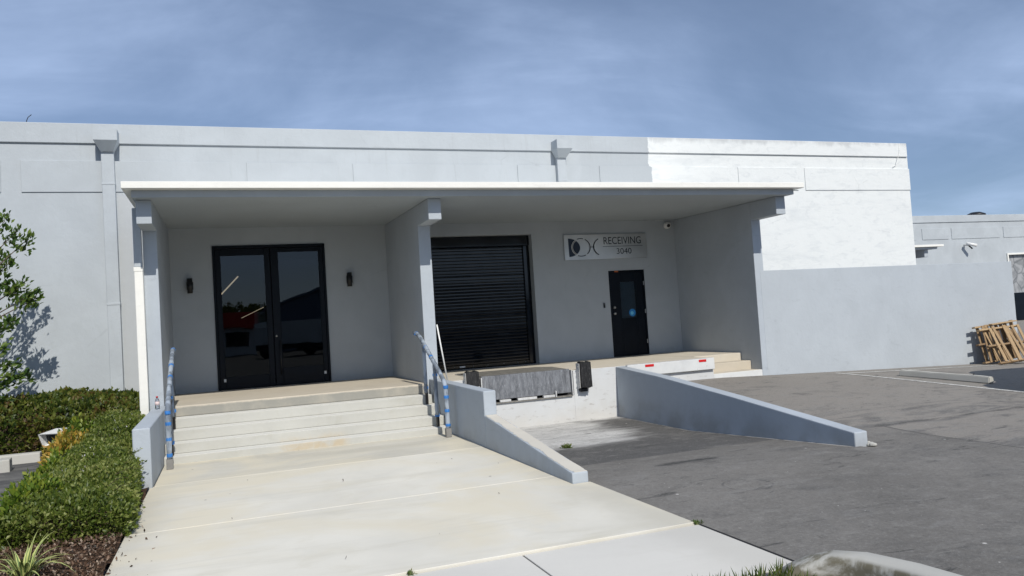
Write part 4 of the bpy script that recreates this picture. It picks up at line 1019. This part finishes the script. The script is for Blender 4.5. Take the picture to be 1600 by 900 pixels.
shrub('golden yellow croton shrub between hedge and side drive', (-2.08, 12.2, -1.8), .34, .7, .56, 2600, .07, .45, M['goldleaf'])
shrub('yellow-green croton shrub below the white floodlight', (-2.12, 13.4, -1.8), .36, .55, .60, 2600, .065, .5, M['limeleaf'])
hedge('hedge', 'dark mixed hedge with reddish leaf tips against the warehouse wall', -7.2, -1.36, 15.42, 17.05, lambda x, y: .72+.10*np.sin(x*1.7+.6)+.12*(y-15.4), 26000, .085, .62, M['darkleaf'], -1.76, 2.2, .4)

# floodlight on a stake
FLt = thing('floodlight', (-2.72, 14.75, -1.8), 'boxy white floodlight on a stake in front of the dark hedge', 'floodlight')
fd = Vector((-.35, -1, -.32)).normalized(); fs = Vector((1, -.35, 0)).normalized(); fu = fs.cross(fd).normalized()
if fu.z < 0: fu = -fu
fc = Vector((-2.66, 14.75, -1.40))
def fq(a, b, c): return fc+fs*a+fu*b+fd*c
outer = [fq(-.10, -.07, -.16), fq(.10, -.07, -.16), fq(.10, .07, -.16), fq(-.10, .07, -.16), fq(-.19, -.13, .14), fq(.19, -.13, .14), fq(.19, .13, .20), fq(-.19, .13, .20)]
inn = [fq(-.17, -.11, .13), fq(.17, -.11, .13), fq(.17, .11, .185), fq(-.17, .11, .185), fq(-.15, -.10, .06), fq(.15, -.10, .06), fq(.15, .10, .06), fq(-.15, .10, .06)]
mesh('housing', outer+inn[:4]+inn[4:], [[0, 1, 2, 3], [0, 4, 5, 1], [1, 5, 6, 2], [2, 6, 7, 3], [3, 7, 4, 0], [4, 8, 9, 5], [5, 9, 10, 6], [6, 10, 11, 7], [7, 11, 8, 4], [8, 12, 13, 9], [9, 13, 14, 10], [10, 14, 15, 11], [11, 15, 12, 8]], M['whitemetal'], FLt, recalc=True)
mesh('lens', [fq(-.15, -.10, .061), fq(.15, -.10, .061), fq(.15, .10, .061), fq(-.15, .10, .061)], [[0, 1, 2, 3]], M['vanglass'], FLt)
tube('stake', [(-2.66, 14.80, -1.83), (-2.66, 14.80, -1.47)], .022, M['steel'], FLt, 8)

# ---------------------------------------------------------------- trees
def tree(label, base, tips, crown, nleaf, length, aspect, mat, trunk_r, group=None, extra=None, spread=.16, branches=40):
    T = thing('tree', base, label, 'tree', group); B = Vector(base); cx, cy, cz, rx, ry, rz = crown; cc = Vector((cx, cy, cz))
    parts = []; fork = B+(cc-B)*.45; fork.z = B.z+(cz-rz-B.z)*.8+.3*rz
    parts.append(tube_data([B+Vector((0, 0, -.05)), B+(fork-B)*.5+Vector((.03, .02, 0)), fork], [trunk_r, trunk_r*.8, trunk_r*.62], 10))
    P = list(tips)
    for i in range(branches):
        d = Vector(rng.normal(0, 1, 3)).normalized(); k = random.uniform(.55, 1)
        P.append((cx+d.x*rx*k, cy+d.y*ry*k, cz+d.z*rz*k))
    LP = []; LN = []; per = nleaf//len(P)
    for i, p in enumerate(P):
        p = Vector(p); m = fork+(p-fork)*.5+Vector((0, 0, .08*(p-fork).length)); parts.append(tube_data([fork, m, p], [trunk_r*.35, trunk_r*.18, .006], 6))
        d = (p-fork).normalized()
        for k in range(per):
            t = random.random()**1.6; q = p-d*t*spread*3.2+Vector(rng.normal(0, spread*(.45+.4*t), 3)); LP.append(q[:]); LN.append((d+Vector((0, 0, .35)))[:])
    V, F = merge(parts); mesh('trunk', V, F, M['bark'], T, True)
    leaves('crown', LP, LN, length, aspect, mat, T, .7); return T
tips = [(-3.16, 15.7, 2.0), (-3.35, 15.7, 2.12), (-3.5, 15.65, 2.3), (-3.56, 15.8, 1.69), (-3.46, 15.7, 1.58), (-3.12, 15.7, 1.02), (-3.26, 15.7, 1.2), (-3.4, 15.65, 1.1), (-3.52, 15.8, 1.25), (-3.08, 15.75, .95),
        (-3.45, 15.7, .55), (-3.62, 15.75, .42), (-3.6, 15.7, .1), (-3.48, 15.7, -.2), (-3.28, 15.7, -.40), (-3.42, 15.7, -.45), (-3.63, 15.7, -.55), (-3.62, 15.7, -.8), (-3.7, 15.7, -.05), (-3.75, 15.8, .8), (-3.8, 15.7, 1.45)]
tree('leafy green tree with glossy leaves close to the warehouse wall', (-5.3, 15.5, -1.74), tips, (-5.3, 15.6, .55, 1.1, .95, 1.65), 4600, .105, .48, M['treeleaf'], .09, None, None, .105, 60)

# ---------------------------------------------------------------- variegated strap-leaf plant
def m_strap():
    n = NT('striped_strap_leaf'); at = n.new('ShaderNodeAttribute'); at.attribute_name = 'u'; u = at.outputs['Fac']
    c = n.mix(n.rng(n.math('ABSOLUTE', n.math('SUBTRACT', u, .5)), .16, .24), (.10, .17, .045), (.48, .50, .17)); c = n.mix(n.mul(n.rng(n.noise(30, 3), .5, .7), .3), c, (.22, .25, .09)); return n.fin(c, .5)
M['strap'] = m_strap()
def strap_plant(label, c, n_, L0, L1):
    S = thing('strap_plant', c, label, 'plant', 'striped strap-leaf plants')
    for i in range(n_):
        a = random.uniform(0, 6.28); tilt = random.uniform(.12, 1.0); L = random.uniform(L0, L1); w = random.uniform(.010, .016); b = Vector(c)+Vector((math.cos(a)*.05*random.random(), math.sin(a)*.05*random.random(), -.01))
        V = []; U = []; F = []; m = 8
        for k in range(m+1):
            t = k/m; th = tilt*(.35+.65*t)+.5*t*t*tilt; p = b+Vector((math.cos(a)*math.sin(th), math.sin(a)*math.sin(th), math.cos(th)))*L*t
            s = Vector((-math.sin(a), math.cos(a), 0)); ww = w*(1-t**3)*(.7+.5*math.sin(math.pi*min(1, t*1.2)))
            V += [p-s*ww, p+Vector((0, 0, -ww*.35)), p+s*ww]; U += [0, .5, 1]
        for k in range(m):
            for q in range(2): F.append([k*3+q, k*3+q+1, k*3+q+4, k*3+q+3])
        o = mesh('leaf', V, F, M['strap'], S, True); at = o.data.attributes.new('u', 'FLOAT', 'POINT'); at.data.foreach_set('value', U)
strap_plant('yellow striped strap-leaf plant at the front of the mulch bed', (-1.56, 7.12, -1.79), 46, .24, .46)
strap_plant('partly hidden striped strap-leaf plant behind the front one', (-2.02, 7.5, -1.79), 22, .22, .4)

# ---------------------------------------------------------------- grass, weeds, fallen leaves
M['grass'] = m_leaf('grass_blades', [(.05, .09, .02), (.10, .15, .03), (.22, .22, .07)])
gp = np.stack([rng.uniform(1.2, 3.86, 9000), rng.uniform(2.6, 4.42, 9000), np.full(9000, -1.81)], 1)
gp = gp[gp[:, 1] < 4.42-.25*np.clip(gp[:, 0]-3.35, 0, 1)*2]; gp = gp[gp[:, 0] < 3.42]
tag(leaves('grass', gp, np.tile([0, 0, 1.], (len(gp), 1)), .105, .075, M['grass'], None, .35), 'thin green grass of the verge beside the kerb end', 'grass', kind='stuff')
def weed(c, n_, L, label):
    w = leaves('weed', np.tile(np.array(c), (n_, 1))+rng.normal(0, L*.5, (n_, 3))*[1, 1, .15], np.tile([0, 0, .8], (n_, 1)), L, .28, M['grass'], None, .7); tag(w, label, 'weed')
weed((4.9, 11.25, -2.01), 120, .06, 'dry tuft of weed growing on the truck pit floor')
weed((1.2, 5.822, -1.815), 45, .03, 'tiny weed in the walkway joint')
weed((3.69, 5.84, -1.82), 60, .035, 'dark weed at the corner of the walkway slab')
weed((2.50, 4.46, -1.80), 22, .06, 'small green seedling at the walkway edge near the verge')
M['litter'] = m_leaf('dry_leaf_litter', [(.03, .016, .009), (.085, .045, .026), (.16, .095, .06), (.38, .30, .23)], .8, .1)
n_ = 7000; lp_ = np.stack([rng.uniform(-2.3, -.99, n_), rng.uniform(6.0, 8.9, n_), -1.765+rng.random(n_)*.03], 1)
k_ = rng.random(n_) < .006; lp_[k_, 0] = -.98+rng.exponential(.10, k_.sum()); lp_[k_, 2] = -1.797
tag(leaves('leaf_litter', lp_, np.tile([0, 0, .25], (n_, 1)), .034, .5, M['litter'], None, .8), 'dry brown leaf litter over the mulch bed', 'leaf litter', kind='stuff')
n_ = 14; lp_ = np.stack([rng.uniform(-.8, 3.4, n_), rng.uniform(6.1, 10.8, n_), np.full(n_, -1.797)], 1)
tag(leaves('fallen_leaves', lp_, np.tile([0, 0, .05], (n_, 1)), .032, .35, M['litter'], None, .5, rnd=rng.random(n_)*.35), 'few small dry leaves scattered on the walkway', 'leaf litter', kind='stuff')
# crumbled render at the end of the long ramp wall
bm = bmesh.new()
for i in range(26):
    x = 7.53+random.uniform(-.05, .07); y = 7.80+random.uniform(-.06, .14); s = random.uniform(.01, .028)
    bm_box(bm, x-s, x+s, y-s, y+s, ground(7.3, 7.5)-.01, ground(7.3, 7.5)+s*random.uniform(.5, 1.3), s*.3, Matrix.Rotation(random.uniform(0, 3), 3, 'Z'))
tag(from_bm('rubble', bm, M['kerb'], None), 'crumbled concrete lumps at the end of the long sloping wall', 'rubble', kind='stuff')

# ---------------------------------------------------------------- across the street, behind the viewer (seen only in the door glass)
M['farblue'] = m_plain('far_blue_wall', (.16, .20, .26), .8); M['farred'] = m_plain('far_red_wall', (.70, .06, .04), .7); M['farwhite'] = m_plain('far_white_wall', (.8, .8, .78), .7)
OB = thing('warehouse', (16, -62, -1.8), 'blue-grey gabled warehouse across the street mirrored in the right door glass', 'building')
prism('wall', [(5.0, -1.84), (44, -1.84), (44, 2.9), (22, 3.6), (13, 5.9), (5.0, 3.3)], -62, -61.7, 'y', M['farblue'], OB)
prism('roof', [(4.6, 3.25), (13, 5.98), (22, 3.68), (44.4, 2.95), (44.4, 3.2), (22, 3.95), (13, 6.3), (4.6, 3.55)], -80, -61.4, 'y', M['farblue'], OB)
for x in (8, 14, 21): box('shutter', x, x+3.5, -61.69, -61.6, -1.83, 1.8, M['navy'], OB, 0)
RS = thing('shop_building', (-4, -56, -1.8), 'red fronted low building across the street mirrored in the left door glass', 'building')
box('wall', -14, 3.2, -58, -56, -1.84, 1.2, M['farwhite'], RS, .02); box('awning', -14.2, 3.4, -58.2, -55.2, 1.21, 2.9, M['farred'], RS, .05)
for x in (-10, -5, 0): box('window', x, x+2.4, -55.99, -55.94, -.9, .8, M['vanglass'], RS, 0)
TRL = thing('box_truck', (5.0, -40, -1.8), 'white box truck across the street mirrored in the door glass', 'truck')
box('cargo_box', 2.4, 8.4, -41.2, -38.8, -.75, 1.35, M['vanwhite'], TRL, .04); box('cab', 8.6, 10.2, -41.1, -38.9, -1.2, .5, M['vanwhite'], TRL, .15, seg=3)
for x in (3.4, 7.2, 9.4): tube('wheel', [(x, -38.85, -1.35), (x, -41.15, -1.35)], .47, M['tyre'], TRL, 18)
box('chassis', 2.6, 9.0, -40.8, -39.2, -1.2, -.76, M['black'], TRL, 0)
for i, (x, y, h) in enumerate(((-6, -72, 6.6), (1.0, -70, 5.4), (4.5, -90, 6.5), (-13, -68, 7))):
    tree(['tall dark tree beyond the red fronted building', 'round dark tree behind the red building end', 'far dark tree between the street buildings', 'wide dark tree left of the red building'][i], (x, y, -1.8), [], (x, y, h*.5-.2, 2.6, 2.4, h*.36), 2600, .42, .55, M['darkleaf'], .22, 'trees across the street', None, .5, 46)
